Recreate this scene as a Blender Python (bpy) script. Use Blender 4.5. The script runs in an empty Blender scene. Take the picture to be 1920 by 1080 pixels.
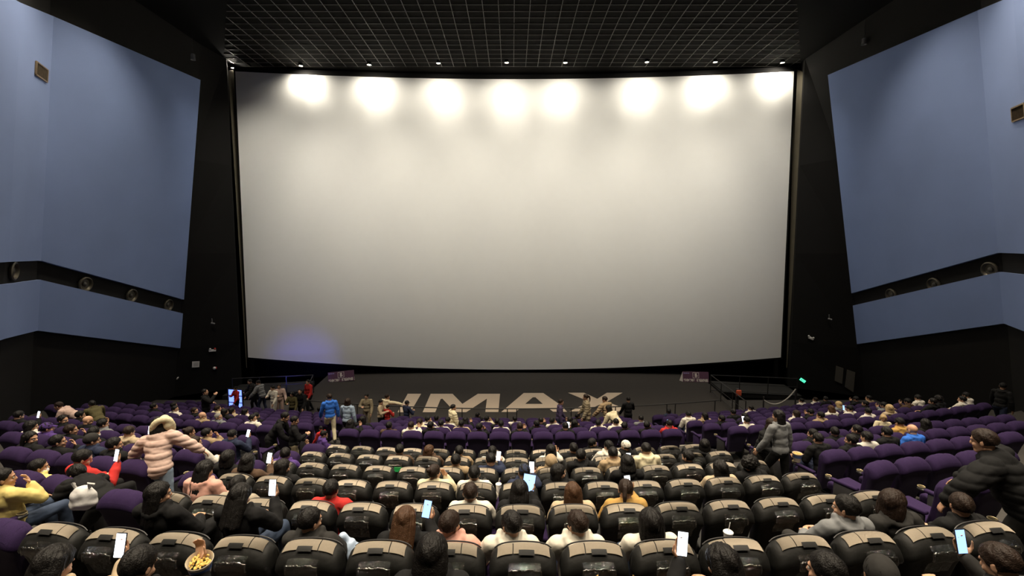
import bpy, bmesh, math, random
from mathutils import Vector, Matrix, Euler
random.seed(7)
S = bpy.context.scene
COL = S.collection
PI = math.pi
R = math.radians

# ------------------------------------------------------------------ camera, world, exposure, house lights
CAMZ = 7.65
PITCH = R(4.37)
FPX = 850.0
cam_d = bpy.data.cameras.new('camera'); cam = bpy.data.objects.new('camera', cam_d); COL.objects.link(cam)
cam.location = (0, 0, CAMZ); cam.rotation_euler = (R(90) - PITCH, 0, 0)
cam_d.sensor_width = 36.0; cam_d.lens = FPX / 1920.0 * 36.0; cam_d.clip_start = 0.05; cam_d.clip_end = 200
S.camera = cam
S.view_settings.view_transform = 'Standard'; S.view_settings.look = 'None'
S.view_settings.gamma = 1; S.view_settings.use_curve_mapping = False
S.view_settings.exposure = 0.0
w = bpy.data.worlds.new('world'); S.world = w; w.use_nodes = True
w.node_tree.nodes['Background'].inputs[0].default_value = (0.9, 0.95, 1.0, 1)
w.node_tree.nodes['Background'].inputs[1].default_value = 0.0

HOUSE_W = 2800      # each house downlight, W
SCR_COL = (1.0, 0.93, 0.80)
BEAM_W = 200
SPILL_W = 450
WASH_W = 3150     # each added wash light aimed at the screen, W
WARM = (1.0, 0.86, 0.66)
CEIL = 10.9         # ceiling height above the camera

def spot(name, loc, target, power, angle, blend, color, radius=0.06):
    l = bpy.data.lights.new(name, 'SPOT'); l.energy = power; l.spot_size = R(angle); l.spot_blend = blend
    l.color = color; l.shadow_soft_size = radius
    o = bpy.data.objects.new(name, l); COL.objects.link(o); o.location = loc
    d = Vector(target) - Vector(loc); o.rotation_euler = d.to_track_quat('-Z', 'Y').to_euler()
    return o

# ------------------------------------------------------------------ helpers
def W(d, x, drop):            # point d metres ahead, x to the right, drop below the camera
    return Vector((x, d, CAMZ - drop))

def ray(px, py):
    u = (px - 960) / FPX; v = (py - 540) / FPX
    c, s = math.cos(PITCH), math.sin(PITCH)
    return Vector((u, c - v * s, -(v * c + s)))

def on_z(px, py, z):
    r = ray(px, py); t = (z - CAMZ) / r.z
    return Vector((0, 0, CAMZ)) + r * t

def on_y(px, py, y):
    r = ray(px, py); t = y / r.y
    return Vector((0, 0, CAMZ)) + r * t

MATS = {}
def mat(name, color, rough=0.6, metal=0.0, emit=None, estr=0.0, coat=0.0, noise=0.0, nscale=40.0, bump=0.0, bscale=200.0, sheen=0.0, alpha=1.0, spec=0.5):
    if name in MATS: return MATS[name]
    m = bpy.data.materials.new(name); m.use_nodes = True
    nt = m.node_tree; b = nt.nodes['Principled BSDF']
    b.inputs['Base Color'].default_value = (*color, 1); b.inputs['Roughness'].default_value = rough
    b.inputs['Metallic'].default_value = metal; b.inputs['Coat Weight'].default_value = coat
    b.inputs['Coat Roughness'].default_value = 0.08
    b.inputs['Specular IOR Level'].default_value = spec
    if sheen: b.inputs['Sheen Weight'].default_value = sheen
    if emit: b.inputs['Emission Color'].default_value = (*emit, 1); b.inputs['Emission Strength'].default_value = estr
    if alpha < 1: b.inputs['Alpha'].default_value = alpha
    if noise or bump:
        tc = nt.nodes.new('ShaderNodeTexCoord')
    if noise:
        n = nt.nodes.new('ShaderNodeTexNoise'); n.inputs['Scale'].default_value = nscale; n.inputs['Detail'].default_value = 4
        nt.links.new(tc.outputs['Object'], n.inputs['Vector'])
        mx = nt.nodes.new('ShaderNodeMix'); mx.data_type = 'RGBA'
        mx.inputs[6].default_value = (*[max(0, c * (1 - noise)) for c in color], 1)
        mx.inputs[7].default_value = (*[min(1, c * (1 + noise)) for c in color], 1)
        nt.links.new(n.outputs['Fac'], mx.inputs[0]); nt.links.new(mx.outputs[2], b.inputs['Base Color'])
    if bump:
        n2 = nt.nodes.new('ShaderNodeTexNoise'); n2.inputs['Scale'].default_value = bscale; n2.inputs['Detail'].default_value = 3
        nt.links.new(tc.outputs['Object'], n2.inputs['Vector'])
        bp = nt.nodes.new('ShaderNodeBump'); bp.inputs['Strength'].default_value = bump; bp.inputs['Distance'].default_value = 0.01
        nt.links.new(n2.outputs['Fac'], bp.inputs['Height']); nt.links.new(bp.outputs[0], b.inputs['Normal'])
    MATS[name] = m
    return m

def finish(bm, smooth=True, angle=40):
    bmesh.ops.recalc_face_normals(bm, faces=bm.faces)
    if smooth:
        for f in bm.faces: f.smooth = True
        for e in bm.edges:
            if len(e.link_faces) == 2 and e.calc_face_angle(0) > R(angle): e.smooth = False
            elif len(e.link_faces) != 2: e.smooth = False

def mesh_from(name, bm, mats, smooth=True, angle=40):
    finish(bm, smooth, angle)
    me = bpy.data.meshes.new(name); bm.to_mesh(me); bm.free()
    for m in (mats if isinstance(mats, (list, tuple)) else [mats]): me.materials.append(m)
    return me

def obj(name, data, parent=None, loc=None, rotz=0.0, **props):
    o = bpy.data.objects.new(name, data); COL.objects.link(o)
    if parent is not None: o.parent = parent
    if loc is not None: o.location = loc
    if rotz: o.rotation_euler = (0, 0, rotz)
    for k, v in props.items():
        if v is not None: o[k] = v
    return o

def box(bm, c, s, rot=None, bevel=0.0, seg=2, mi=0):
    r = bmesh.ops.create_cube(bm, size=1.0)
    vs = r['verts']
    M = Matrix.Translation(Vector(c)) @ (rot.to_matrix().to_4x4() if rot else Matrix()) @ Matrix.Diagonal((*s, 1))
    bmesh.ops.transform(bm, matrix=M, verts=vs)
    fs = set(f for v in vs for f in v.link_faces)
    for f in fs: f.material_index = mi
    if bevel:
        es = list(set(e for v in vs for e in v.link_edges))
        r2 = bmesh.ops.bevel(bm, geom=es, offset=bevel, segments=seg, profile=0.5, affect='EDGES')
        for f in r2['faces']: f.material_index = mi

def tube(bm, pts, r, seg=8, cap=True, mi=0):
    pts = [Vector(p) for p in pts]; rings = []
    rr = r if isinstance(r, (list, tuple)) else [r] * len(pts)
    up0 = None
    for i, p in enumerate(pts):
        t = (pts[min(i + 1, len(pts) - 1)] - pts[max(i - 1, 0)]).normalized()
        a = Vector((0, 0, 1)) if abs(t.z) < 0.95 else Vector((1, 0, 0))
        if up0 is not None: a = up0
        x = t.cross(a).normalized(); y = x.cross(t).normalized(); up0 = y
        rings.append([bm.verts.new(p + (x * math.cos(2 * PI * k / seg) + y * math.sin(2 * PI * k / seg)) * rr[i]) for k in range(seg)])
    for a, b in zip(rings, rings[1:]):
        for k in range(seg):
            f = bm.faces.new((a[k], a[(k + 1) % seg], b[(k + 1) % seg], b[k])); f.material_index = mi
    if cap:
        f = bm.faces.new(rings[0][::-1]); f.material_index = mi
        f = bm.faces.new(rings[-1]); f.material_index = mi

def lathe(bm, prof, seg=20, M=None, mi=0):
    rings = []
    for (r, z) in prof:
        rings.append([bm.verts.new((r * math.cos(2 * PI * k / seg), r * math.sin(2 * PI * k / seg), z)) for k in range(seg)] if r > 1e-6 else [bm.verts.new((0, 0, z))])
    vs = [v for q in rings for v in q]
    for a, b in zip(rings, rings[1:]):
        for k in range(seg):
            k2 = (k + 1) % seg
            if len(a) == 1 and len(b) == 1: continue
            if len(a) == 1: f = bm.faces.new((a[0], b[k], b[k2]))
            elif len(b) == 1: f = bm.faces.new((a[k], a[k2], b[0]))
            else: f = bm.faces.new((a[k], a[k2], b[k2], b[k]))
            f.material_index = mi
    if M is not None: bmesh.ops.transform(bm, matrix=M, verts=vs)

def slab(bm, pts, thick_vec, mi=0):
    """polygon extruded by a vector"""
    a = [bm.verts.new(p) for p in pts]; b = [bm.verts.new(Vector(p) + Vector(thick_vec)) for p in pts]
    fs = [bm.faces.new(a), bm.faces.new(b[::-1])]
    n = len(a)
    for i in range(n): fs.append(bm.faces.new((a[i], b[i], b[(i + 1) % n], a[(i + 1) % n])))
    for f in fs: f.material_index = mi

def structure(name, bm, m, smooth=False, parent=None):
    return obj(name, mesh_from(name, bm, m, smooth), parent, kind='structure')

ORD = ['first', 'second', 'third', 'fourth', 'fifth', 'sixth', 'seventh', 'eighth', 'ninth', 'tenth', 'eleventh', 'twelfth', 'thirteenth', 'fourteenth', 'fifteenth', 'sixteenth', 'seventeenth', 'eighteenth']

# ------------------------------------------------------------------ materials
M_black = mat('black_wall_paint', (0.0046, 0.0041, 0.0036), 0.9, noise=0.25, nscale=1.5, spec=0.3)
M_blue = mat('blue_acoustic_fabric', (0.205, 0.285, 0.53), 0.9, noise=0.12, nscale=0.4, bump=0.25, bscale=60)
M_ceil = mat('black_ceiling_tile', (0.004, 0.0035, 0.003), 0.9, noise=0.3, nscale=3, spec=0.1)
M_soffit = mat('black_soffit', (0.004, 0.004, 0.0038), 0.9, noise=0.2, nscale=1, spec=0.1)
M_grid = mat('ceiling_grid_metal', (0.115, 0.105, 0.09), 0.5, 0.0)
M_screen = mat('screen_cloth', (0.80, 0.79, 0.75), 0.75, noise=0.02, nscale=2)
M_carpet = mat('dark_carpet', (0.040, 0.036, 0.032), 0.95, noise=0.35, nscale=18, bump=0.3, bscale=90)
M_nosing = mat('stair_nosing', (0.22, 0.20, 0.165), 0.8, noise=0.15, nscale=25)
M_tread = mat('grey_carpet', (0.10, 0.09, 0.078), 0.95, noise=0.3, nscale=20, bump=0.3, bscale=90)
M_stage = mat('stage_carpet', (0.029, 0.024, 0.020), 0.95, noise=0.15, nscale=6, bump=0.2, bscale=60)
M_letter = mat('floor_letter_carpet', (0.58, 0.465, 0.35), 0.95, noise=0.1, nscale=25)
M_rail = mat('black_rail_metal', (0.03, 0.028, 0.027), 0.45, 0.3)
M_purple = mat('purple_seat_fabric', (0.022, 0.0105, 0.046), 0.92, noise=0.25, nscale=70, bump=0.25, bscale=220, spec=0.2)
M_purple2 = mat('purple_seat_fabric_shaded', (0.016, 0.008, 0.036), 0.9, noise=0.2, nscale=60, bump=0.2, bscale=220)  # darker copy for lower backs, light falloff put into the colour
M_cover = mat('black_cover_fabric', (0.0065, 0.0065, 0.006), 0.6, noise=0.2, nscale=25, bump=0.35, bscale=14, spec=0.25)
M_taupe = mat('taupe_cover_panel', (0.37, 0.315, 0.245), 0.8, noise=0.08, nscale=60, bump=0.25, bscale=240)
M_strip = mat('black_cover_flap', (0.008, 0.008, 0.008), 0.6)
M_frame = mat('dark_seat_plastic', (0.018, 0.017, 0.018), 0.5)
M_brass = mat('cup_holder_rim', (0.55, 0.46, 0.28), 0.3, 0.7)
M_white = mat('white_plastic', (0.75, 0.73, 0.70), 0.5)
M_red = mat('red_plastic', (0.55, 0.04, 0.03), 0.5)
M_grey = mat('grey_plastic', (0.2, 0.2, 0.2), 0.5)

def plastic_film():
    m = bpy.data.materials.new('clear_plastic_film'); m.use_nodes = True; nt = m.node_tree
    for n in list(nt.nodes): nt.nodes.remove(n)
    out = nt.nodes.new('ShaderNodeOutputMaterial'); tr = nt.nodes.new('ShaderNodeBsdfTransparent'); tr.inputs[0].default_value = (0.92, 0.90, 0.86, 1)
    gl = nt.nodes.new('ShaderNodeBsdfGlossy'); gl.inputs['Roughness'].default_value = 0.07
    mx = nt.nodes.new('ShaderNodeMixShader'); mx.inputs[0].default_value = 0.15
    tc = nt.nodes.new('ShaderNodeTexCoord'); n = nt.nodes.new('ShaderNodeTexNoise'); n.inputs['Scale'].default_value = 38; n.inputs['Detail'].default_value = 3
    oi = nt.nodes.new('ShaderNodeObjectInfo'); ad = nt.nodes.new('ShaderNodeVectorMath')
    nt.links.new(tc.outputs['Object'], ad.inputs[0]); nt.links.new(oi.outputs['Location'], ad.inputs[1]); nt.links.new(ad.outputs[0], n.inputs['Vector'])
    bp = nt.nodes.new('ShaderNodeBump'); bp.inputs['Strength'].default_value = 1.0; bp.inputs['Distance'].default_value = 0.035
    nt.links.new(n.outputs['Fac'], bp.inputs['Height']); nt.links.new(bp.outputs[0], gl.inputs['Normal'])
    nt.links.new(tr.outputs[0], mx.inputs[1]); nt.links.new(gl.outputs[0], mx.inputs[2]); nt.links.new(mx.outputs[0], out.inputs[0])
    return m
M_film = plastic_film()

# ------------------------------------------------------------------ rows of the auditorium
PITCH_X = 0.58
SEAT_H = 1.05
rows = {}   # key -> (d of backrest crest at centre, floor z, kind)
for k in range(-1, 6):
    rows[k] = (3.5 + 1.25 * k, CAMZ - (2.37 + 0.40 * k) - SEAT_H)
for k in range(6, 12):
    rows[k] = (11.75 + 1.2 * (k - 6), CAMZ - (4.75 + 0.37 * (k - 6)) - SEAT_H)
FLOOR0 = 0.0
EDGE = {-1: 5.5, 0: 5.45, 1: 5.35, 2: 5.5, 3: 5.6, 4: 5.85, 5: 6.1, 6: 5.95}
def edge(k, s=-1): return EDGE.get(k, 6.0 if s < 0 else 5.75)

def sag(k, x):
    x = abs(x)
    if k <= 5:
        if x <= 4.7: return x * x / 60
        if x <= 5.7: return 0.368 + (x - 4.7) * 0.34
        return 0.708 + (x - 5.7) * 0.2
    return x * x / 96
def slope(k, x):
    e = 0.01; return (sag(k, x + e) - sag(k, x - e)) / (2 * e)

def row_front(k):     # where tier k ends (towards the screen)
    return rows[k][0] + 0.93 if k < 11 else 30.0

# floor tiers: one solid stepped mesh
XS = [-19, -17, -15.5, -14, -12.5, -11, -9.5, -8, -6.8, -5.7, -5.2, -4.7, -3.5, -2.3, -1.2, 0, 1.2, 2.3, 3.5, 4.7, 5.2, 5.7, 6.8, 8, 9.5, 11, 12.5, 14, 15.5, 17, 19]
def build_tiers():
    bm = bmesh.new()
    def strip(fa, fb, za, zb):
        A = [bm.verts.new((x, fa(x), za)) for x in XS]; B = [bm.verts.new((x, fb(x), zb)) for x in XS]
        for i in range(len(XS) - 1): bm.faces.new((A[i], A[i + 1], B[i + 1], B[i]))
    keys = sorted(rows)
    prev_end = lambda x: -4.0
    for k in keys:
        z = rows[k][1] if k < 11 else 0.0
        end = (lambda x, k=k: row_front(k) + sag(k, x)) if k < 11 else (lambda x: 23.2)
        strip(prev_end, end, z, z)
        if k < 11:
            zn = rows[k + 1][1] if k < 10 else 0.0
            strip(end, end, z, zn)
        prev_end = end
    return structure('floor', bm, M_carpet)
build_tiers()

# pale nosing strips and half steps in the aisles
def aisle_steps():
    n = 1
    for k in sorted(rows):
        if k >= 10: continue
        z = rows[k][1]; zn = rows[k + 1][1]
        for s in (-1, 1):
            if k >= 5: x0, x1 = 4.72, edge(max(k, 6)) - 0.02
            else: x0, x1 = 4.85, edge(k) - 0.02
            if k == 5: continue
            bm = bmesh.new()
            xs = [x0 + (x1 - x0) * i / 3 for i in range(4)]
            # nosing on the tier edge
            for (dy0, dy1, z0, z1, mi) in ((-0.06, 0.012, z - 0.03, z + 0.006, 0), (0.012, 0.30, zn, (z + zn) / 2, 1), (0.24, 0.302, (z + zn) / 2 - 0.03, (z + zn) / 2 + 0.006, 0)):
                for a, b in zip(xs, xs[1:]):
                    pts = []
                    for x, dy in ((a, dy0), (b, dy0), (b, dy1), (a, dy1)):
                        pts.append(Vector((s * x, row_front(k) + sag(k, x) + dy, z0)))
                    slab(bm, pts, (0, 0, z1 - z0), mi)
            structure('trim_%d' % n, bm, [M_nosing, M_tread]); n += 1
    return n
TRIM_N = aisle_steps()

# ------------------------------------------------------------------ side walls
def kinked_wall(s):
    """s=-1 left, +1 right.  wall plane from the kink to the screen end, leaning inwards towards the top"""
    bx = 18.3 if s < 0 else 19.05        # X at drop 5.18
    lean = 0.13 if s < 0 else 0.165
    def X(z): return s * (bx - lean * (z + 5.18))     # z relative to the camera
    return X
def P(s, X, d, z): return Vector((X(z), d, CAMZ + z))

LOWZ = -7.9
def build_side(s):
    X = kinked_wall(s)
    name = 'wall_left' if s < 0 else 'wall_right'
    bm = bmesh.new()
    top = 10.9
    dk, de = 16.9, 24.5
    # stations along the wall: (depth, inward shift)
    st = [(-4, 6.2), (6.0, 5.6), (dk - 2.4, 1.45), (dk, 0.0), (de, 0.0), (26.3, None), (29.2, 'out')]
    zs = [LOWZ, -5.2, 0, 5, top]
    def wp(d, sh, z):
        if sh is None: return Vector((-16.0 if s < 0 else 16.4, d, CAMZ + z))
        if sh == 'out': return Vector((s * 17.6, d, CAMZ + z))
        return P(s, lambda q: X(q) - s * sh, d, z)
    grid = [[bm.verts.new(wp(d, sh, z)) for z in zs] for d, sh in st]
    for a, b in zip(grid, grid[1:]):
        for i in range(len(zs) - 1): bm.faces.new((a[i], a[i + 1], b[i + 1], b[i]))
    structure(name, bm, M_black)
    # blue fabric panels, standing 0.12 m proud of the wall
    def face(d, z, off):                      # point on the panel face
        if d >= dk: sh = 0.0
        elif d >= dk - 2.4: sh = (dk - d) / 2.4 * 1.45
        else: sh = 1.45 + (dk - 2.4 - d) / 8.5 * 4.15
        return Vector((X(z) - s * (sh + off), d, CAMZ + z))
    def panel(poly_bot, poly_top, nm, label):
        bm = bmesh.new()
        F = [[face(d, z, 0.14) for d, z in poly_bot], [face(d, z, 0.14) for d, z in poly_top]]
        Bk = [[face(d, z, 0.005) for d, z in poly_bot], [face(d, z, 0.005) for d, z in poly_top]]
        n = len(poly_bot); NZ = 6
        def lerpcol(A, Bb, j): return [bm.verts.new(A[i].lerp(Bb[i], j / NZ)) for i in range(n)]
        f = [lerpcol(F[0], F[1], j) for j in range(NZ + 1)]
        bk = [lerpcol(Bk[0], Bk[1], j) for j in range(NZ + 1)]
        for j in range(NZ):
            for i in range(n - 1):
                bm.faces.new((f[j][i], f[j][i + 1], f[j + 1][i + 1], f[j + 1][i]))
                bm.faces.new((bk[j][i], bk[j][i + 1], bk[j + 1][i + 1], bk[j + 1][i]))
            for i in (0, n - 1):
                bm.faces.new((f[j][i], f[j + 1][i], bk[j + 1][i], bk[j][i]))
        for j in (0, NZ):
            for i in range(n - 1): bm.faces.new((f[j][i], f[j][i + 1], bk[j][i + 1], bk[j][i]))
        me = mesh_from(nm, bm, M_blue, False)
        return obj(nm, me, None, label=label, category='wall panel', group=None)
    side = 'left' if s < 0 else 'right'
    if s < 0:
        ub, ut = [(6.5, -.5), (dk - 2.4, -.27), (dk, -.27), (de, -2.5)], [(6.5, 6.0), (dk - 2.4, 7.65), (dk, 8.45), (de, 9.05)]
        lb, lt = [(6.5, -3.0), (dk - 2.4, -2.75), (dk, -2.9), (de, -5.18)], [(6.5, -1.0), (dk - 2.4, -.98), (dk, -.98), (de, -3.26)]
    else:
        ub, ut = [(6.5, -.3), (dk - 2.4, -.02), (dk, .02), (de, -2.16)], [(6.5, 6.2), (dk - 2.4, 7.85), (dk, 8.65), (de, 9.3)]
        lb, lt = [(6.5, -2.8), (dk - 2.4, -2.7), (dk, -2.63), (de, -4.95)], [(6.5, -.8), (dk - 2.4, -.72), (dk, -.69), (de, -2.83)]
    panel(ub, ut, 'acoustic_panel', 'tall blue-grey fabric panel covering the upper %s wall' % side)
    panel(lb, lt, 'acoustic_panel', 'low blue-grey fabric band under the speakers on the %s wall' % side)
    return face, X
face_L, X_L = build_side(-1)
face_R, X_R = build_side(1)

# rear wall, ceiling, soffits
bm = bmesh.new(); slab(bm, [(-16, -3.9, 0), (16, -3.9, 0), (16, -3.9, 19), (-16, -3.9, 19)], (0, -0.2, 0)); structure('wall_back', bm, M_black)
CZ = CAMZ + CEIL
bm = bmesh.new()
slab(bm, [(-20, -4, CZ), (20, -4, CZ), (20, 29.5, CZ), (-20, 29.5, CZ)], (0, 0, 0.2)); ceiling = structure('ceiling', bm, M_ceil)
# grid region: trapezoid, wider at the screen
def half_w(d): return 12.2 + (d - 20.3) * 0.66
bm = bmesh.new()
y = 12.0; ys = []
while y < 27.5: ys.append(y); y += 0.55
for y in ys: box(bm, (0, y, CZ - 0.012), (2 * half_w(y), 0.022, 0.024))
x = -17.4
while x < 17.5:
    y0 = max(12.0, 20.3 + (abs(x) - 12.2) / 0.66)
    if y0 < 27.3: box(bm, (x, (y0 + 27.45) / 2, CZ - 0.014), (0.024, 27.45 - y0, 0.026))
    x += 0.70
structure('trim_%d' % TRIM_N, bm, M_grid); TRIM_N += 1
# dark soffits between the grid and the walls
for s in (-1, 1):
    bm = bmesh.new()
    zl = CZ - 0.05
    pts = [(s * half_w(12) , 2, zl), (s * half_w(12), 12, zl), (s * half_w(20.3), 20.3, zl), (s * half_w(27.0), 27.0, zl), (s * 20, 27.0, zl), (s * 20, 2, zl)]
    slab(bm, [Vector(p) for p in pts], (0, 0, 0.045))
    structure('trim_%d' % TRIM_N, bm, M_soffit); TRIM_N += 1
# header above the screen
# ------------------------------------------------------------------ screen
def screen_pt(u, v):           # u -1..1, v 0 bottom .. 1 top
    x = 16.1 * u
    y = 28.5 - 1.5 * u * u
    zb = -7.41 + 1.14 * u * u; zt = 10.58 - 0.12 * u * u
    return Vector((x + 0.15 * 1, y, CAMZ + zb + (zt - zb) * v))
def build_screen():
    root = obj('cinema_screen', None, None, (0.15, 28.5, CAMZ - 7.41), label='huge blank curved white cinema screen filling the front wall', category='screen')
    bm = bmesh.new(); NU, NV = 48, 6
    off = Vector((0.15, 28.5, CAMZ - 7.41))
    g = [[bm.verts.new(screen_pt(-1 + 2 * i / NU, j / NV) - off) for j in range(NV + 1)] for i in range(NU + 1)]
    for i in range(NU):
        for j in range(NV): bm.faces.new((g[i][j], g[i + 1][j], g[i + 1][j + 1], g[i][j + 1]))
    r = bmesh.ops.extrude_face_region(bm, geom=list(bm.faces))
    for e in r['geom']:
        if isinstance(e, bmesh.types.BMVert): e.co.y += 0.03
    obj('screen_cloth', mesh_from('screen_cloth', bm, M_screen, True, 30), root)
    # black masking border behind and round the cloth
    bm = bmesh.new()
    for (v0, v1, dz0, dz1) in ((1.0, 1.0, 0.0, 0.3), (0.0, 0.0, -0.12, 0.0)):
        A = []
        for i in range(NU + 1):
            p = screen_pt(-1 + 2 * i / NU, v0) - off
            A.append([bm.verts.new(p + Vector((0, 0.05, dz0))), bm.verts.new(p + Vector((0, 0.05, dz1))), bm.verts.new(p + Vector((0, 0.2, dz1))), bm.verts.new(p + Vector((0, 0.2, dz0)))])
        for a, b in zip(A, A[1:]):
            for q in range(4): bm.faces.new((a[q], b[q], b[(q + 1) % 4], a[(q + 1) % 4]))
    for s in (-1, 1):
        a = screen_pt(s, 0) - off; b = screen_pt(s, 1) - off
        slab(bm, [a + Vector((0, .05, -.12)), a + Vector((s * .12, .05, -.12)), b + Vector((s * .12, .05, .3)), b + Vector((0, .05, .3))], (0, 0.15, 0))
    obj('masking_border', mesh_from('masking_border', bm, M_black, False), root)
build_screen()
bm = bmesh.new(); slab(bm, [(-20, 29.3, -0.5), (20, 29.3, -0.5), (20, 29.3, 19.2), (-20, 29.3, 19.2)], (0, 0.2, 0)); structure('wall_front', bm, M_black)
# returns beside the screen, their olive light put into the colour
M_return = mat('screen_side_return', (0.10, 0.085, 0.055), 0.8, noise=0.2, nscale=2)
for s in (-1, 1):
    bm = bmesh.new()
    if s < 0: pts = [on_y(428, 132, 26.6), on_y(437, 132, 27.3), on_y(462, 690, 27.3), on_y(462, 690, 26.9)]
    else: pts = [on_y(1510, 137, 26.4), on_y(1491, 128, 27.3), on_y(1474, 690, 27.3), on_y(1476, 690, 26.9)]
    slab(bm, pts, (0, 0.06, 0)); structure('trim_%d' % TRIM_N, bm, M_return); TRIM_N += 1

# ------------------------------------------------------------------ stage floor, lettering, rails
STZ = 0.02
bm = bmesh.new()
st = [on_z(560, 790, STZ), on_z(1400, 790, STZ), on_z(1330, 717, STZ), on_z(1318, 703, STZ), on_z(602, 703, STZ), on_z(590, 717, STZ)]
slab(bm, [Vector((-10.7, 19.9, STZ)), Vector((10.9, 19.9, STZ)), Vector((11.9, 29.2, STZ)), Vector((-11.7, 29.2, STZ))], (0, 0, -0.2))
structure('trim_%d' % TRIM_N, bm, M_stage); TRIM_N += 1

def letters():
    root = obj('floor_lettering', None, None, on_z(960, 773, STZ), label='IMAX in large taupe letters laid into the dark stage floor', category='floor lettering')
    o0 = root.location.copy()
    Z = STZ + 0.004
    polys = {
     'letter_i': [[(764.5, 738.5), (789.5, 738.5), (769.5, 773), (745.5, 773)]],
     'letter_m': [[(807.5, 738.5), (848.5, 738.5), (867, 757.5), (896, 738.5), (937.5, 738.5), (934.5, 772.5), (910, 772.5), (913, 747.5), (874, 773), (853, 772.5), (829.5, 747.5), (826, 748.5), (816, 773), (792.5, 773)]],
     'letter_x': [[(1065, 736.5), (1095, 736.5), (1120, 748), (1138, 736.5), (1167, 736.5), (1138, 753.5), (1171, 766), (1164, 771.5), (1153, 771.5), (1124, 759), (1096, 771.5), (1068, 771.5), (1106, 753.5)]],
    }
    # A as ring: outer and inner joined by a slit
    polys['letter_a'] = [[(940, 772.5), (982, 737), (1018.5, 737), (1053, 761), (1063, 772), (1037, 772), (1030, 766.5), (974, 766.5), (967, 772.5)]]
    hole = [(984.5, 757.5), (999, 745), (1004, 745), (1018, 757.5)]
    for nm, pl in polys.items():
        bm = bmesh.new()
        for p in pl:
            pts = [on_z(a, b, Z) for a, b in p]
            c = [bm.verts.new(q - o0) for q in pts]
            if nm == 'letter_a':
                h = [bm.verts.new(on_z(a, b, Z) - o0) for a, b in hole]
                es = [bm.edges.new((c[i], c[(i + 1) % len(c)])) for i in range(len(c))] + [bm.edges.new((h[i], h[(i + 1) % 4])) for i in range(4)]
                bmesh.ops.triangle_fill(bm, edges=es, use_beauty=True)
            else: bm.faces.new(c)
        r = bmesh.ops.extrude_face_region(bm, geom=list(bm.faces))
        for e in r['geom']:
            if isinstance(e, bmesh.types.BMVert): e.co.z += 0.006
        obj(nm, mesh_from(nm, bm, M_letter, False), root)
letters()

def rail_front():
    root = obj('stage_railing', None, None, (0, 19.0, 0), label='low black metal railing running along the front of the stage floor', category='railing')
    def yr(x): return x * x / 78.0
    bm = bmesh.new(); pts = [(x, yr(x), 1.0) for x in [(-9.4 + 18.8 * i / 40) for i in range(41)]]
    tube(bm, pts, 0.025, 6); obj('top_rail', mesh_from('top_rail', bm, M_rail), root)
    bm = bmesh.new()
    tube(bm, [(p[0], p[1], 0.12) for p in pts], 0.012, 5); obj('bottom_rail', mesh_from('bottom_rail', bm, M_rail), root)
    bm = bmesh.new(); tube(bm, [(0, 0, 0), (0, 0, 1.0)], 0.022, 6); me = mesh_from('post', bm, M_rail)
    x = -9.4
    while x < 9.5:
        for dx in (-0.2, 0.2):
            if abs(x + dx) < 9.45: obj('post', me, root, (x + dx, yr(x + dx), 0))
        x += 2.35
rail_front()

# ------------------------------------------------------------------ seats
PROF = [(0.075, 0.30), (0.03, 0.45), (-0.02, 0.62), (-0.055, 0.76), (-0.078, 0.855), (-0.105, 0.885), (-0.112, 0.915), (-0.098, 0.955), (-0.070, 1.000),
        (-0.035, 1.028), (0.005, 1.046), (0.045, 1.048), (0.085, 1.028), (0.108, 0.985), (0.112, 0.93), (0.105, 0.84), (0.115, 0.72), (0.145, 0.58), (0.185, 0.44), (0.19, 0.30)]
UST = [(-1.0, .30), (-0.985, .55), (-0.955, .76), (-0.90, .90), (-0.80, .98), (-0.6, 1), (-0.3, 1), (0, 1), (0.3, 1), (0.6, 1), (0.80, .98), (0.90, .90), (0.955, .76), (0.985, .55), (1.0, .30)]
def halfw(z):
    ks = [(0.30, .215), (0.5, .238), (0.7, .256), (0.86, .272), (0.93, .276), (1.0, .270), (1.05, .258)]
    for (a, wa), (b, wb) in zip(ks, ks[1:]):
        if z <= b: return wa + (wb - wa) * max(0, (z - a)) / (b - a)
    return ks[-1][1]
def scl(u):
    for (a, sa), (b, sb) in zip(UST, UST[1:]):
        if u <= b: return sa + (sb - sa) * (u - a) / (b - a)
    return UST[-1][1]
def prof(t):
    i = int(max(0, min(len(PROF) - 2, math.floor(t)))); f = t - i
    a, b = PROF[i], PROF[i + 1]
    return a[0] + (b[0] - a[0]) * f, a[1] + (b[1] - a[1]) * f
def bpt(u, t, off=0.0, crown=0.075):
    y, z = prof(t)
    if off:
        y0, z0 = prof(t - 0.4); y1, z1 = prof(t + 0.4)
        n = Vector((-(z1 - z0), (y1 - y0))).normalized(); y += n.x * off; z += n.y * off
    cy = 0.06 + max(0, (0.8 - z)) * 0.14
    s = scl(u)
    y = cy + (y - cy) * s
    ww = halfw(z)
    k = max(0, min(1, (z - 0.70) / 0.3)); k = k * k * (3 - 2 * k)
    z -= (0.022 * u * u + 0.055 * abs(u) ** 6) * k
    y += -0.015 * u * u * k                  # wings wrap slightly back to the sitter behind
    return Vector((ww * u, y, z))
def seat_back_mesh(name, mats, lobes=0.0):
    bm = bmesh.new(); rings = []
    n = len(PROF)
    for u, s in UST:
        ring = []
        for t in range(n):
            p = bpt(u, t)
            ring.append(bm.verts.new(p))
        rings.append(ring)
    for a, b in zip(rings, rings[1:]):
        for i in range(n):
            j = (i + 1) % n
            f = bm.faces.new((a[i], a[j], b[j], b[i]))
            f.material_index = 1 if (i < 5 or i == n - 1) and len(mats) > 1 else 0
    bm.faces.new(rings[0]); bm.faces.new(rings[-1][::-1])
    return mesh_from(name, bm, mats, True, 45)
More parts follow.
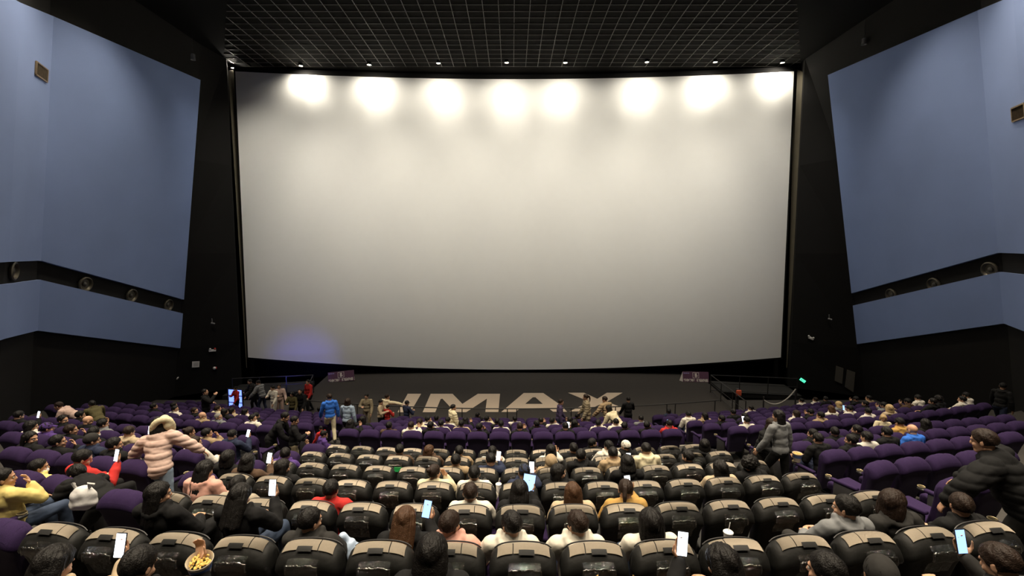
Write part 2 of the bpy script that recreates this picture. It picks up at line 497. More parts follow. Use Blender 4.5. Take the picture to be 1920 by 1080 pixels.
def patch(name, u0, u1, t0, t1, off, m, nu=8, nt=6, corner=0.0, thick=0.006, wob=0.0):
    bm = bmesh.new(); g = []
    for i in range(nu + 1):
        u = u0 + (u1 - u0) * i / nu; col = []
        for j in range(nt + 1):
            t = t0 + (t1 - t0) * j / nt
            uu = u
            if corner:
                um = (u0 + u1) / 2
            if wob: off2 = off + 0.030 * max(0, min(1, (t1 - t) / 1.1)) * max(0, min(1, (t - 3.0) / 3.0))
            else: off2 = off
            o = off2 + (wob * math.sin(u * 23 + t * 5) * math.sin(t * 3.1 + u * 9) if wob else 0)
            col.append(bm.verts.new(bpt(uu, t, o)))
        g.append(col)
    for i in range(nu):
        for j in range(nt): bm.faces.new((g[i][j], g[i + 1][j], g[i + 1][j + 1], g[i][j + 1]))
    ret = bmesh.ops.solidify(bm, geom=list(bm.faces), thickness=thick)
    return mesh_from(name, bm, m, True, 50)

def cushion_mesh(m):
    bm = bmesh.new(); box(bm, (0, 0.40, 0.40), (0.50, 0.50, 0.13), Euler((R(4), 0, 0)), 0.045, 3)
    box(bm, (0, 0.38, 0.32), (0.44, 0.42, 0.06), None, 0.015, 1)
    return mesh_from('seat_cushion', bm, m, True, 50)
def armrest_mesh():
    bm = bmesh.new()
    box(bm, (0, 0.33, 0.585), (0.072, 0.42, 0.05), Euler((R(-3), 0, 0)), 0.02, 3, 0)
    box(bm, (0, 0.57, 0.572), (0.09, 0.10, 0.04), None, 0.018, 2, 1)
    return mesh_from('armrest', bm, [M_purple, M_frame], True, 50)
def support_mesh():
    bm = bmesh.new(); box(bm, (0, 0.32, 0.28), (0.055, 0.34, 0.56), None, 0.012, 1); box(bm, (0, 0.32, 0.012), (0.10, 0.40, 0.024), None, 0.006, 1)
    return mesh_from('side_support', bm, M_frame, True, 50)
def cup_mesh():
    bm = bmesh.new(); lathe(bm, [(0.030, 0.0), (0.043, 0.0), (0.046, 0.008), (0.043, 0.014), (0.036, 0.012), (0.034, -0.03), (0, -0.03)], 16, Matrix.Translation((0, 0.585, 0.596)))
    return mesh_from('cup_holder', bm, M_brass)

ME_pback = seat_back_mesh('backrest', [M_purple, M_purple2])
ME_cback = seat_back_mesh('backrest', [M_cover])
ME_cush = cushion_mesh(M_purple); ME_cushc = cushion_mesh(M_cover)
ME_arm = armrest_mesh(); ME_sup = support_mesh(); ME_cup = cup_mesh()
# head piping on the purple backrest: raised headrest pad with two seams
def head_pad():
    bm = bmesh.new()
    for u0, u1 in ((-0.86, -0.36), (-0.34, 0.34), (0.36, 0.86)):
        nu, nt = 6, 8; g = []
        for i in range(nu + 1):
            col = []
            for j in range(nt + 1):
                uu = u0 + (u1 - u0) * i / nu; t = 7.0 + 6.0 * j / nt
                bulge = 0.008 * (1 - abs(2 * i / nu - 1) ** 2.2) * (1 - abs(2 * j / nt - 1) ** 2.6)
                col.append(bm.verts.new(bpt(uu, t, 0.001 + bulge)))
            g.append(col)
        for i in range(nu):
            for j in range(nt): bm.faces.new((g[i][j], g[i + 1][j], g[i + 1][j + 1], g[i][j + 1]))
    return mesh_from('headrest_pad', bm, M_purple, True, 60)
ME_pad = head_pad()
CV = {}
for mir in (1, -1):
    a, b, c = -0.82, 0.30, 0.80
    lo, hi = 8.75, 10.9
    pa = patch('cover_panel', min(mir * a, mir * b), max(mir * a, mir * b), lo, hi, 0.012, M_taupe, 10, 6)
    pb = patch('cover_panel', min(mir * (b + .03), mir * c), max(mir * (b + .03), mir * c), lo, hi, 0.012, M_taupe, 6, 6)
    fl = patch('cover_flap', min(mir * -0.34, mir * 0.14), max(mir * -0.34, mir * 0.14), 8.4, 9.25, 0.022, M_strip, 6, 3)
    pk = patch('clear_pocket', min(mir * -0.50, mir * 0.42), max(mir * -0.50, mir * 0.42), 2.8, 7.55, 0.018, M_film, 12, 10, wob=0.006, thick=0.002)
    CV[mir] = (pa, pb, fl, pk)
bm = bmesh.new()      # seam cord that runs over the shoulders of a covered back
for sgn in (1,):
    pts = [bpt(u, 11.9, 0.012) for u in [(-0.9 + 1.8 * i / 16) for i in range(17)]]
    tube(bm, pts, 0.006, 6)
ME_cord = mesh_from('edge_cord', bm, M_frame)
M_rim = mat('pocket_glint_metal', (0.13, 0.125, 0.115), 0.13, 0.9, bump=1.0, bscale=38, coat=1.0, spec=1.0)  # metallic bead added along the pocket edge to catch lamp glints
CR = {}
for mir in (1, -1):
    bm = bmesh.new(); us = sorted((mir * -0.50, mir * 0.42)); rr = random.Random(4 + mir)
    pts = [bpt(us[0], 6.2 - .25 * i, 0.034 + .004 * rr.random()) for i in range(3, 0, -1)] + [bpt(us[0] + (us[1] - us[0]) * i / 22, 6.5 + .22 * rr.random(), 0.040 + .007 * rr.random()) for i in range(23)] + [bpt(us[1], 6.2 - .25 * i, 0.034 + .004 * rr.random()) for i in range(1, 4)]
    tube(bm, pts, [0.005 + .005 * rr.random() for _ in pts], 10)
    CR[mir] = mesh_from('pocket_glint_rim', bm, M_rim, True, 60)

SEATS = {}     # (row, block, index) -> (location, rotz, kind)
def place_seat(k, x, block, idx, kind, label, group, detail=2, mirror=1, endarm=None):
    d, z = rows[k]
    y = d + sag(k, x); rz = math.atan(slope(k, abs(x))) * (1 if x > 0 else -1)
    root = obj('covered_cinema_chair' if kind == 'c' else 'cinema_chair', None if detail else ME_simple, None, (x, y, z), rz, label=label, category='chair', group=group)
    SEATS[(k, block, idx)] = (Vector((x, y, z)), rz, root)
    if detail == 0: return root
    if kind == 'c':
        obj('backrest', ME_cback, root); obj('seat_cushion', ME_cushc, root)
        pa, pb, fl, pk = CV[mirror]
        obj('cover_panel', pa, root); obj('cover_panel', pb, root); obj('cover_flap', fl, root); obj('clear_pocket', pk, root); obj('pocket_glint_rim', CR[mirror], root); obj('edge_cord', ME_cord, root)
    else:
        obj('backrest', ME_pback, root); obj('headrest_pad', ME_pad, root); obj('seat_cushion', ME_cush, root)
    for sx in ((-1, 1) if endarm == 'both' else ((endarm or -1),)):
        obj('armrest', ME_arm, root, (sx * 0.29, 0, 0)); obj('side_support', ME_sup, root, (sx * 0.29, 0, 0)); obj('cup_holder', ME_cup, root, (sx * 0.29, 0, 0))
    return root
# one-mesh version for the far rows
bm = bmesh.new()
for me in (ME_pback, ME_pad, ME_cush): bm.from_mesh(me)
tmp = bmesh.new(); tmp.from_mesh(ME_arm); bmesh.ops.translate(tmp, vec=(-0.29, 0, 0), verts=tmp.verts); t2 = bpy.data.meshes.new('tmp'); tmp.to_mesh(t2); bm.from_mesh(t2); tmp.free()
tmp = bmesh.new(); tmp.from_mesh(ME_sup); bmesh.ops.translate(tmp, vec=(-0.29, 0, 0), verts=tmp.verts); t3 = bpy.data.meshes.new('tmp'); tmp.to_mesh(t3); bm.from_mesh(t3); tmp.free()
ME_simple = mesh_from('cinema_chair', bm, [M_purple, M_purple2], True, 50)

ROWN = {-1: 'bottommost row', 0: 'nearest row of taupe-topped seats', 1: 'second row of taupe-topped seats', 2: 'third row of taupe-topped seats', 3: 'fourth row of taupe-topped seats', 4: 'fifth row of taupe-topped seats', 5: 'sixth row of taupe-topped seats'}
for k in range(-1, 6):
    for i in range(16):
        x = 0.09 + (i - 8) * PITCH_X
        kind = 'p' if (i == 0 and k >= -1) else 'c'
        if kind == 'c': lab = 'black-covered seat, %s from the left in the %s' % (ORD[i], ROWN[k])
        else: lab = 'uncovered purple seat at the left end of the %s' % ROWN[k]
        place_seat(k, x, 'c', i, kind, lab, None, 2, 1 if i < 8 else -1, 'both' if i == 15 else None)
for k in range(6, 12):
    for i in range(16):
        x = -0.045 + (i - 7.5) * 0.584
        lab = 'centre block purple seat, %s from the left, %s row past the cross aisle' % (ORD[i], ORD[k - 6])
        place_seat(k, x, 'c', i, 'p', lab, None, 2 if k == 6 else 0)
SIDEN = {0: 1, 1: 2, 2: 5, 3: 8, 4: 11, 5: 13, 6: 16, 7: 15, 8: 15, 9: 15, 10: 15, 11: 15}
for k in range(0, 12):
    for s, sn in ((-1, 'left'), (1, 'right')):
        for i in range(SIDEN[k] - (1 if k == 6 and s < 0 else 0)):
            x = s * (edge(k, s) + (0.13 if (s > 0 and k < 3) else 0.28) + 0.585 * i)
            where = 'behind' if k < 6 else 'past'
            nrow = (6 - k) if k < 6 else (k - 5)
            lab = '%s block purple seat, %s from the aisle, %s row %s the cross aisle' % (sn, ORD[i], ORD[nrow - 1], 'before' if k < 6 else 'past')
            place_seat(k, x, sn[0], i, 'p', lab, None, 2 if k < 7 else 0, 1, (-s if i == 0 else (s * -1)) )

# ------------------------------------------------------------------ lamps
M_lamp = mat('lamp_lens', (1, 0.95, 0.85), 0.4, emit=(1.0, 0.88, 0.68), estr=60)
M_can = mat('lamp_can', (0.02, 0.02, 0.02), 0.5, 0.4)
def can_mesh():
    bm = bmesh.new(); lathe(bm, [(0.0, 0.25), (0.12, 0.25), (0.13, 0.0), (0.145, -0.01), (0.145, -0.03), (0.11, -0.03), (0.11, 0.02), (0.0, 0.02)], 20)
    return mesh_from('lamp_housing', bm, M_can)
def lens_mesh(r=0.12):
    bm = bmesh.new(); lathe(bm, [(0.0, 0.0), (r * .6, -0.004), (r, 0.004), (r, 0.012), (0, 0.012)], 20)
    return mesh_from('lamp_lens', bm, M_lamp)
ME_can = can_mesh(); ME_lens = lens_mesh()
lamp_px = [437, 564, 692, 822, 950, 1060, 1213, 1341, 1467]
for i, px in enumerate(lamp_px):
    py = [127, 123, 121, 118, 117, 117, 116, 116, 117][i]
    p = on_z(px, py, CZ - 0.12)
    u = (p.x - 0.15) / 16.1
    root = obj('screen_spotlight', None, None, p, label='bright ceiling spotlight above the screen, %s from the left' % ORD[i], category='ceiling light', group='spotlights above the screen')
    obj('lamp_housing', ME_can, root); obj('lamp_lens', ME_lens, root)
    ys = 28.5 - 1.5 * u * u
    bx, by = [(465, 152), (590, 176), (710, 194), (840, 204), (955, 207), (1050, 205), (1195, 195), (1315, 180), (1450, 160)][i]
    aim = on_y(bx, by, ys)
    spot('screen_lamp_beam', p + Vector((0, 0, -0.05)), aim, BEAM_W, 55, 1.0, SCR_COL, 0.07)
    spot('screen_lamp_spill', p + Vector((0, 0, -0.05)), (p.x * 0.985, ys, p.z - (ys - p.y) * 2.0), SPILL_W, 165, 1.0, SCR_COL, 0.07)

for i in range(7):  # unseen lamps added to even out the light on the screen
    xx = -13.5 + 4.5 * i
    root = obj('added_wash_light', None, None, (xx, 19.2, CZ - 0.01), label='added unseen wash light over the front rows aimed at the screen, %s from the left' % ORD[i], category='ceiling light', group='added wash lights over the front rows')
    obj('lamp_housing', ME_can, root); obj('lamp_lens', ME_lens, root)
    spot('added_wash_lamp', (xx, 19.2, CZ - 0.08), (xx * 1.02, 28.0, CAMZ + 2.5), WASH_W, 64, 1.0, SCR_COL, 0.12)
n = 0
for yy in (1.0, 5.5, 10.0, 14.5, 19.0):
    for xx in ((-13, -9, -4.5, 0, 4.5, 9, 13) if yy < 16 else (-13, 13)):
        n += 1
        root = obj('house_downlight', None, None, (xx, yy, CZ - 0.01), label='recessed house downlight over the seats, %s lamp of the %s row from the back wall' % (ORD[[-13, -9, -4.5, 0, 4.5, 9, 13].index(xx)], ORD[[1.0, 5.5, 10.0, 14.5, 19.0].index(yy)]), category='ceiling light', group='house downlights over the seats')
        obj('lamp_housing', ME_can, root); obj('lamp_lens', ME_lens, root)
        if abs(xx) > 12: spot('house_lamp', (xx, yy, CZ - 0.08), (xx * 1.12, yy - 1.5, CZ - 8), HOUSE_W * 0.72, 105, 0.9, WARM, 0.10)
        else: spot('house_lamp', (xx, yy, CZ - 0.08), (xx, yy - (2.5 if yy > 12 else 0.6), 0), HOUSE_W, 84, 0.9, WARM, 0.10)
# ================================================================== PEOPLE
def V(*a): return Vector(a)
_ico = {}
def ico(bm, c, r, rot=None, sub=2):
    if sub not in _ico:
        t = bmesh.new(); bmesh.ops.create_icosphere(t, subdivisions=sub, radius=1.0)
        t.verts.ensure_lookup_table()
        _ico[sub] = ([v.co.copy() for v in t.verts], [[v.index for v in f.verts] for f in t.faces]); t.free()
    vs, fs = _ico[sub]
    rr = r if isinstance(r, (tuple, list)) else (r, r, r)
    if isinstance(rot, Euler): rot = rot.to_matrix()
    M = (rot.to_3x3() if rot is not None else Matrix.Identity(3)) @ Matrix.Diagonal(rr)
    nv = [bm.verts.new(M @ v + Vector(c)) for v in vs]
    for f in fs: bm.faces.new([nv[i] for i in f])
def cap(bm, p, q, r1, r2=None, seg=10):
    p, q = Vector(p), Vector(q); r2 = r1 if r2 is None else r2
    ico(bm, p, r1, None, 1 if r1 < 0.02 else 2); ico(bm, q, r2, None, 1 if r2 < 0.02 else 2)
    if (q - p).length > 1e-4: tube(bm, [p, q], [r1, r2], seg)
def chain(bm, pts, rs):
    for i in range(len(pts) - 1): cap(bm, pts[i], pts[i + 1], rs[i], rs[i + 1])
def frame(z, y):
    z = z.normalized(); x = y.cross(z)
    if x.length < 1e-3: x = Vector((1, 0, 0))
    x.normalize(); y = z.cross(x); return Matrix((x, y, z)).transposed()
def skin_remesh(bm, name, voxel, smooth=3, fac=0.5):
    me = bpy.data.meshes.new('tmp'); bm.to_mesh(me); bm.free()
    o = bpy.data.objects.new('tmp', me); COL.objects.link(o)
    m = o.modifiers.new('r', 'REMESH'); m.mode = 'VOXEL'; m.voxel_size = voxel; m.use_smooth_shade = True
    if smooth:
        q = o.modifiers.new('s', 'SMOOTH'); q.factor = fac; q.iterations = smooth
    dg = bpy.context.evaluated_depsgraph_get(); dg.update()
    out = bpy.data.meshes.new_from_object(o.evaluated_get(dg)); out.name = name
    bpy.data.objects.remove(o); bpy.data.meshes.remove(me)
    for p in out.polygons: p.use_smooth = True
    out.materials.clear(); out.materials.append(None)
    return out

def hand(bm, wr, d, n, side, curl, g=0.0):
    """wr wrist, d hand direction, n palm normal (the way the palm faces), side +1 right hand"""
    d = d.normalized(); n = (n - d * n.dot(d)).normalized(); s = d.cross(n) * side      # s points to the thumb side
    for k in range(4):
        o = (k - 1.5) * 0.019
        cap(bm, wr + s * o * 0.55 - n * 0.0, wr + d * 0.085 + s * o, 0.016 + g, 0.0125 + g)
    lens = [0.066, 0.078, 0.073, 0.056]
    for k in range(4):
        o = (1.5 - k) * 0.0205
        p = wr + d * 0.088 + s * o; a = 0.25 * curl + 0.04 * k; L = lens[k]; spread = s * ((1.5 - k) * 0.05)
        for j, f in enumerate((0.46, 0.31, 0.23)):
            q = p + (d * math.cos(a) + n * math.sin(a) + spread).normalized() * (L * f)
            cap(bm, p, q, 0.0095 - j * 0.0008 + g, 0.0088 - j * 0.0008 + g, 8); p = q; a += 0.55 * curl
    p = wr + d * 0.02 + s * 0.028 + n * 0.008
    q = p + (d * 0.6 + s * 0.75 + n * 0.25 * curl).normalized() * 0.042; cap(bm, p, q, 0.015 + g, 0.012 + g, 8)
    q2 = q + (d * 0.9 + s * 0.15 + n * 0.45 * curl).normalized() * 0.034; cap(bm, q, q2, 0.0115 + g, 0.0095 + g, 8)
    cap(bm, q2, q2 + (d * 0.9 - s * 0.1 + n * 0.45 * curl).normalized() * 0.022, 0.0095 + g, 0.008 + g, 8)

def head_into(bm, M):
    def T(x, y, z): return M @ Vector((x, y, z))
    R3 = M.to_3x3()
    ico(bm, T(0, -.012, .032), (.076, .098, .088), R3, 3)
    ico(bm, T(0, .026, -.03), (.059, .062, .078), R3, 3)
    ico(bm, T(0, .066, -.098), (.026, .022, .02), R3)
    ico(bm, T(0, .082, -.088), (.020, .016, .018), R3)
    for s in (-1, 1):
        cap(bm, T(s * .052, -.01, -.06), T(s * .018, .066, -.096), .018, .018)
        ico(bm, T(s * .036, .062, -.028), (.024, .024, .022), R3)
        ico(bm, T(s * .077, -.008, -.012), (.009, .019, .031), R3); ico(bm, T(s * .079, -.013, .006), (.010, .014, .014), R3)
        cap(bm, T(s * .012, .088, .026), T(s * .044, .076, .027), .010, .008)
    cap(bm, T(0, .086, .018), T(0, .107, -.022), .008, .0125)
    ico(bm, T(-.010, .099, -.027), .0085, None, 1); ico(bm, T(.010, .099, -.027), .0085, None, 1)
    ico(bm, T(0, .089, -.052), (.024, .010, .006), R3); ico(bm, T(0, .088, -.063), (.021, .010, .007), R3)

def lerp(a, b, t): return a + (b - a) * t

def build_person(name, J, voxel=0.009, coat=0.0, hood=True, puff=0.0):
    hip, neck = J['hip'], J['neck']; up = (neck - hip).normalized(); fw = J.get('fw', Vector((0, 1, 0)))
    F = frame(up, fw)                                  # columns x, y(front), z(up)
    H = Matrix.Translation(J['head']) @ J['hrot'].to_matrix().to_4x4()
    def torso(bm, g, belly=0.0):
        ico(bm, hip + up * .02, (.150 + g, .110 + g, .115 + g), F, 3)
        ico(bm, lerp(hip, neck, .35), (.128 + g + belly, .100 + g + belly, .15 + g), F, 3)
        ico(bm, lerp(hip, neck, .68), (.150 + g, .105 + g, .165 + g), F, 3)
        ico(bm, lerp(hip, neck, .86), (.135 + g, .080 + g, .075 + g), F, 3)
        for i in (0, 1): cap(bm, lerp(hip, neck, .93) + F.col[0] * 0, J['sh'][i], .062 + g * .6, .052 + g * .7)
    # ---- skin: one continuous surface
    bm = bmesh.new(); torso(bm, -0.012)
    cap(bm, neck - up * .03, neck + up * .02, .062, .052); cap(bm, neck, H @ Vector((0, -.022, -.045)), .053, .052)
    head_into(bm, H)
    for i, s in ((0, -1), (1, 1)):
        chain(bm, [J['sh'][i], lerp(J['sh'][i], J['el'][i], .4), J['el'][i], lerp(J['el'][i], J['wr'][i], .3), J['wr'][i]], [.044, .043, .034, .036, .024])
        hd = J['hd'][i] if 'hd' in J else (J['wr'][i] - J['el'][i])
        hand(bm, J['wr'][i], hd.copy(), J['pn'][i], s, J.get('curl', (1, 1))[i])
        chain(bm, [J['hj'][i], lerp(J['hj'][i], J['kn'][i], .5), J['kn'][i], lerp(J['kn'][i], J['an'][i], .35), J['an'][i]], [.078, .070, .050, .050, .034])
        cap(bm, J['an'][i] + V(0, 0, -.03), J['toe'][i], .036, .028)
    body = skin_remesh(bm, name + '_body', voxel, 2)
    # ---- upper garment
    g = 0.020 + puff
    bm = bmesh.new(); torso(bm, g, .006 + puff * .5)
    cap(bm, lerp(hip, neck, .92), neck + up * .012, .082 + g, .064 + g * .35)
    for i in (0, 1):
        a, e, wv = J['sh'][i], J['el'][i], J['wr'][i]
        chain(bm, [a, lerp(a, e, .5), e, lerp(e, wv, .55), lerp(e, wv, .93)], [.058 + g, .056 + g, .046 + g, .043 + g, .034 + g * .8])
    if coat:
        for t in (0.25, .5, .75, 1.0):
            for i, s in ((0, -1), (1, 1)):
                pt = lerp(J['hj'][i], J['kn'][i], t * coat)
                ico(bm, pt, (.115 + .02 * t + g, .115 + g, .10), None)
    if hood:
        hb = neck - F.col[1] * .085 + up * .0
        for a in range(9):
            th = (a - 4) / 4 * 1.9
            ico(bm, neck + up * (.02 - .035 * math.cos(th)) + F.col[0] * math.sin(th) * .105 - F.col[1] * math.cos(th) * .098, .034)
        ico(bm, hb - up * .045, (.085, .04, .065), F)
    jacket = skin_remesh(bm, name + '_jacket', 0.013, 3)
    from mathutils import noise as mn
    NJ = [v.vector.copy() for v in jacket.vertex_normals]
    for v in jacket.vertices:
        c = v.co.copy(); q = mn.noise(Vector((c.x * 9, c.y * 9, c.z * 16))) * .007 + mn.noise(c * 26) * .0025
        if puff > .01: q += (abs(math.sin((c.z - hip.z) * PI / .085)) ** .6 - .6) * .014
        v.co = c + NJ[v.index] * q
    # ---- trousers and shoes
    bm = bmesh.new(); ico(bm, hip + up * .0, (.163, .125, .12), F, 3)
    for i in (0, 1):
        h, k, a = J['hj'][i], J['kn'][i], J['an'][i]
        chain(bm, [h, lerp(h, k, .5), k, lerp(k, a, .5), lerp(k, a, .93)], [.092, .086, .070, .066, .055])
    trousers = skin_remesh(bm, name + '_trousers', 0.016, 3)
    NJ = [v.vector.copy() for v in trousers.vertex_normals]
    for v in trousers.vertices: v.co += NJ[v.index] * (mn.noise(v.co * 13) * .007)
    bm = bmesh.new()
    for i in (0, 1):
        a, t = J['an'][i], J['toe'][i]; d = (t - a); d.z = 0; d.normalize()
        cap(bm, V(a.x, a.y, a.z - .045) - d * .035, t + V(0, 0, .006), .044, .040); cap(bm, a + V(0, 0, -.04), a + V(0, 0, .01), .046, .044)
    shoes = skin_remesh(bm, name + '_shoes', 0.012, 1)
    return dict(body=body, jacket=jacket, trousers=trousers, shoes=shoes, H=H, J=J)

def seated(yaw=0, pitch=-6, arms='lap', lean=0.0, side=0.0, roll=0.0):
    hip = V(0, .33, .50)
    rec = R(9) - lean
    up = V(math.sin(side), -math.sin(rec), math.cos(rec)).normalized()
    neck = hip + up * .455
    sh = [neck + V(s * .175, .0, -.045) for s in (-1, 1)]
    head = neck + up * .06 + V(0, .03, .052)
    if arms == 'lap':
        el = [V(-.25, .40 + lean * .2, .665), V(.25, .40 + lean * .2, .665)]; wr = [V(-.10, .60 + lean * .15, .64), V(.09, .62 + lean * .15, .645)]; pn = [V(.3, 0, -1), V(-.3, 0, -1)]; hd = [V(.5, .8, -.15), V(-.5, .8, -.1)]; cu = (.7, .7)
    elif arms == 'phone':        # right hand holds a phone up in front of the chest
        el = [V(-.24, .42, .68), V(.25, .47, .70)]; wr = [V(-.10, .60, .70), V(.14, .62, .89)]; pn = [V(.3, 0, -1), V(-.15, -.9, .3)]; hd = [V(.5, .8, .1), V(-.15, .35, .9)]; cu = (.7, .9)
    elif arms == 'rest':         # forearms on the armrests
        el = [V(-.27, .30, .70), V(.27, .30, .70)]; wr = [V(-.28, .54, .655), V(.28, .54, .655)]; pn = [V(0, 0, -1), V(0, 0, -1)]; hd = [V(0, 1, -.1), V(0, 1, -.1)]; cu = (.5, .5)
    elif arms == 'face':         # one hand raised to the face
        el = [V(-.25, .40, .67), V(.20, .50, .74)]; wr = [V(-.08, .60, .66), V(.10, .46, .93)]; pn = [V(.3, 0, -1), V(-.3, -.8, 0)]; hd = [V(.5, .8, 0), V(-.35, -.05, .8)]; cu = (.7, 1.0)
    J = dict(hip=hip, neck=neck, head=head, hrot=Euler((R(pitch), R(roll), R(yaw)), 'XYZ'), sh=sh, el=el, wr=wr, pn=pn, hd=hd, curl=cu,
             hj=[V(-.085, .36, .49), V(.085, .36, .49)], kn=[V(-.13, .76, .50), V(.13, .76, .50)], an=[V(-.13, .80, .09), V(.13, .80, .09)], toe=[V(-.15, .93, .042), V(.15, .93, .042)])
    return J

def standing(lean=0.0, side=0.0, yaw=0, pitch=-5, stride=0.0, crouch=0.0, arms=(('down', 0), ('down', 0)), curl=(.6, .6), roll=0):
    """1.70 m person; arms given as (elbow offset, wrist offset) from each shoulder, or 'down'"""
    hz = .90 - crouch
    hip = V(0, 0, hz)
    up = V(math.sin(side), math.sin(lean), math.cos(lean) * math.cos(side)).normalized()
    neck = hip + up * .50
    F = frame(up, V(0, 1, 0))
    sh = [neck + F @ V(s * .18, 0, -.045) for s in (-1, 1)]
    head = neck + up * .075 + V(0, .018, .05) + up * .02
    el, wr, pn, hd = [], [], [], []
    for i, s in ((0, -1), (1, 1)):
        a = arms[i]
        if a[0] == 'down': e = V(s * .07, .00 + a[1] * .1, -.27); w = V(s * .09, .07 + a[1] * .25, -.51)
        else: e = V(*a[0]); w = V(*a[1])
        el.append(sh[i] + e); wr.append(sh[i] + w); pn.append(V(-s, .1, 0) if a[0] == 'down' else V(-s * .3, -.3, -.6)); hd.append(w - e)
    kn = [V(-.10, .03 + stride * .28 + crouch * .4, hz * .53), V(.10, .03 - stride * .10 + crouch * .4, hz * .53)]
    an = [V(-.10, stride * .30, .09), V(.10, -stride * .30, .09 + abs(stride) * .04)]
    return dict(hip=hip, neck=neck, head=head, hrot=Euler((R(pitch), R(roll), R(yaw)), 'XYZ'), sh=sh, el=el, wr=wr, pn=pn, hd=hd, curl=curl,
                hj=[V(-.09, 0, hz - .02), V(.09, 0, hz - .02)], kn=kn, an=an, toe=[a + V(0, .15, -.05) for a in an])

# ---- hair, one mesh per cut, in the head's own frame
def hair_cap(bm, rx=.086, ry=.108, rz=.100, back=-.6, hairline=.42, c=(0, -.014, .030), nz=0.004):
    NU, NV = 36, 24; rings = []
    fdir = Vector((0, .86, -.51))
    for j in range(NV + 1):
        ph = PI * j / NV; ring = []
        for i in range(NU):
            th = 2 * PI * i / NU
            n = Vector((math.sin(ph) * math.cos(th), math.sin(ph) * math.sin(th), math.cos(ph)))
            k = 1.0
            m = n.dot(fdir)
            if m > hairline: k *= 1 - .26 * min(1, (m - hairline) / .14)
            if n.z < back: k *= 1 - .26 * min(1, (back - n.z) / .14)
            q = nz * (math.sin(th * 9 + ph * 5) * math.sin(ph * 11 + th * 3))
            ring.append(bm.verts.new((c[0] + n.x * (rx * k + q), c[1] + n.y * (ry * k + q), c[2] + n.z * (rz * k + q))))
        rings.append(ring)
    for a, b in zip(rings, rings[1:]):
        for i in range(NU):
            try: bm.faces.new((a[i], b[i], b[(i + 1) % NU], a[(i + 1) % NU]))
            except ValueError: pass
    bmesh.ops.remove_doubles(bm, verts=bm.verts, dist=1e-5)
def strands(bm, L, spread=.085, r=.024, n=11, y0=-.05, back=2.2, flare=.012):
    for i in range(n):
        th = (i / (n - 1) - .5) * back
        x = math.sin(th) * spread; y = y0 - math.cos(th) * .055
        l = L * (1 - .12 * abs(math.sin(i * 2.3)))
        pts = [V(x * .85, y * .8, .06), V(x, y, -.02), V(x * 1.06, y - .004, -.02 - l * .5), V(x * (1 + flare * 8), y - flare, -.02 - l)]
        chain(bm, pts, [r, r, r * .9, r * .5])
HAIR = {}
def make_hair():
    from mathutils import noise as mn
    def fin(nm, bm, vox=.006, sm=2):
        me = skin_remesh(bm, 'hair', vox, sm); HAIR[nm] = me
        if nm in ('beanie', 'cap', 'hood'): return
        N = [v.vector.copy() for v in me.vertex_normals]; amp = .0055 if nm in ('bob', 'long', 'pony') else .0035
        for v in me.vertices:
            c = v.co; a = math.atan2(c.x, -c.y - .01) * 7
            v.co = c + N[v.index] * (mn.noise(Vector((a, c.z * 5, 1.3))) * amp + mn.noise(Vector((a * 3, c.z * 12, 7))) * amp * .5 + mn.noise(c * 30) * .002)
    bm = bmesh.new(); hair_cap(bm); fin('short', bm)
    bm = bmesh.new(); hair_cap(bm, .083, .104, .094, -.45, .36, nz=.001); fin('crop', bm)
    bm = bmesh.new(); hair_cap(bm, .098, .118, .108, -.8, .45); strands(bm, .10, .088, .026, 13, -.03, 3.5); fin('bob', bm)
    bm = bmesh.new(); hair_cap(bm, .090, .112, .103, -.8, .45); strands(bm, .26, .085, .026, 11, -.035, 3.0); fin('long', bm)
    bm = bmesh.new(); hair_cap(bm, nz=.002); ico(bm, (0, -.11, .07), .042); cap(bm, (0, -.09, .05), (0, -.11, .07), .03); fin('bun', bm)
    bm = bmesh.new(); hair_cap(bm, nz=.002); chain(bm, [V(0, -.10, .05), V(0, -.145, .03), V(0, -.155, -.06), V(0, -.14, -.17)], [.022, .028, .026, .010]); fin('pony', bm)
    bm = bmesh.new(); hair_cap(bm, .104, .124, .114, -.7, .42, nz=.0)
    rr = random.Random(3)
    for i in range(150):
        n = Vector((rr.gauss(0, 1), rr.gauss(0, 1), rr.gauss(0, 1))).normalized()
        if n.dot(Vector((0, .86, -.51))) < .4 and n.z > -.65: ico(bm, (n.x * .098, n.y * .116 - .014, n.z * .108 + .03), .020, None, 1)
    fin('curly', bm)
    bm = bmesh.new(); hair_cap(bm, .088, .110, .104, -.25, .60, nz=.001); fin('beanie', bm)
    bm = bmesh.new(); hair_cap(bm, .087, .108, .100, -.12, .62, nz=.0)
    for i in range(7):
        th = (i / 6 - .5) * 1.7; cap(bm, V(math.sin(th) * .06, .075 + math.cos(th) * .0, .045), V(math.sin(th) * .072, .10 + math.cos(th) * .058, .035), .006, .004)
    fin('cap', bm, .005, 1)
    bm = bmesh.new(); hair_cap(bm, .105, .122, .118, -1.1, .50, c=(0, -.02, .01), nz=.003)
    for i in range(9):
        th = (i / 8 - .5) * 3.0; cap(bm, V(math.sin(th) * .085, -.02 - math.cos(th) * .07, -.06), V(math.sin(th) * .10, -.03 - math.cos(th) * .06, -.13), .028, .030)
    fin('hood', bm, .008, 2)
make_hair()

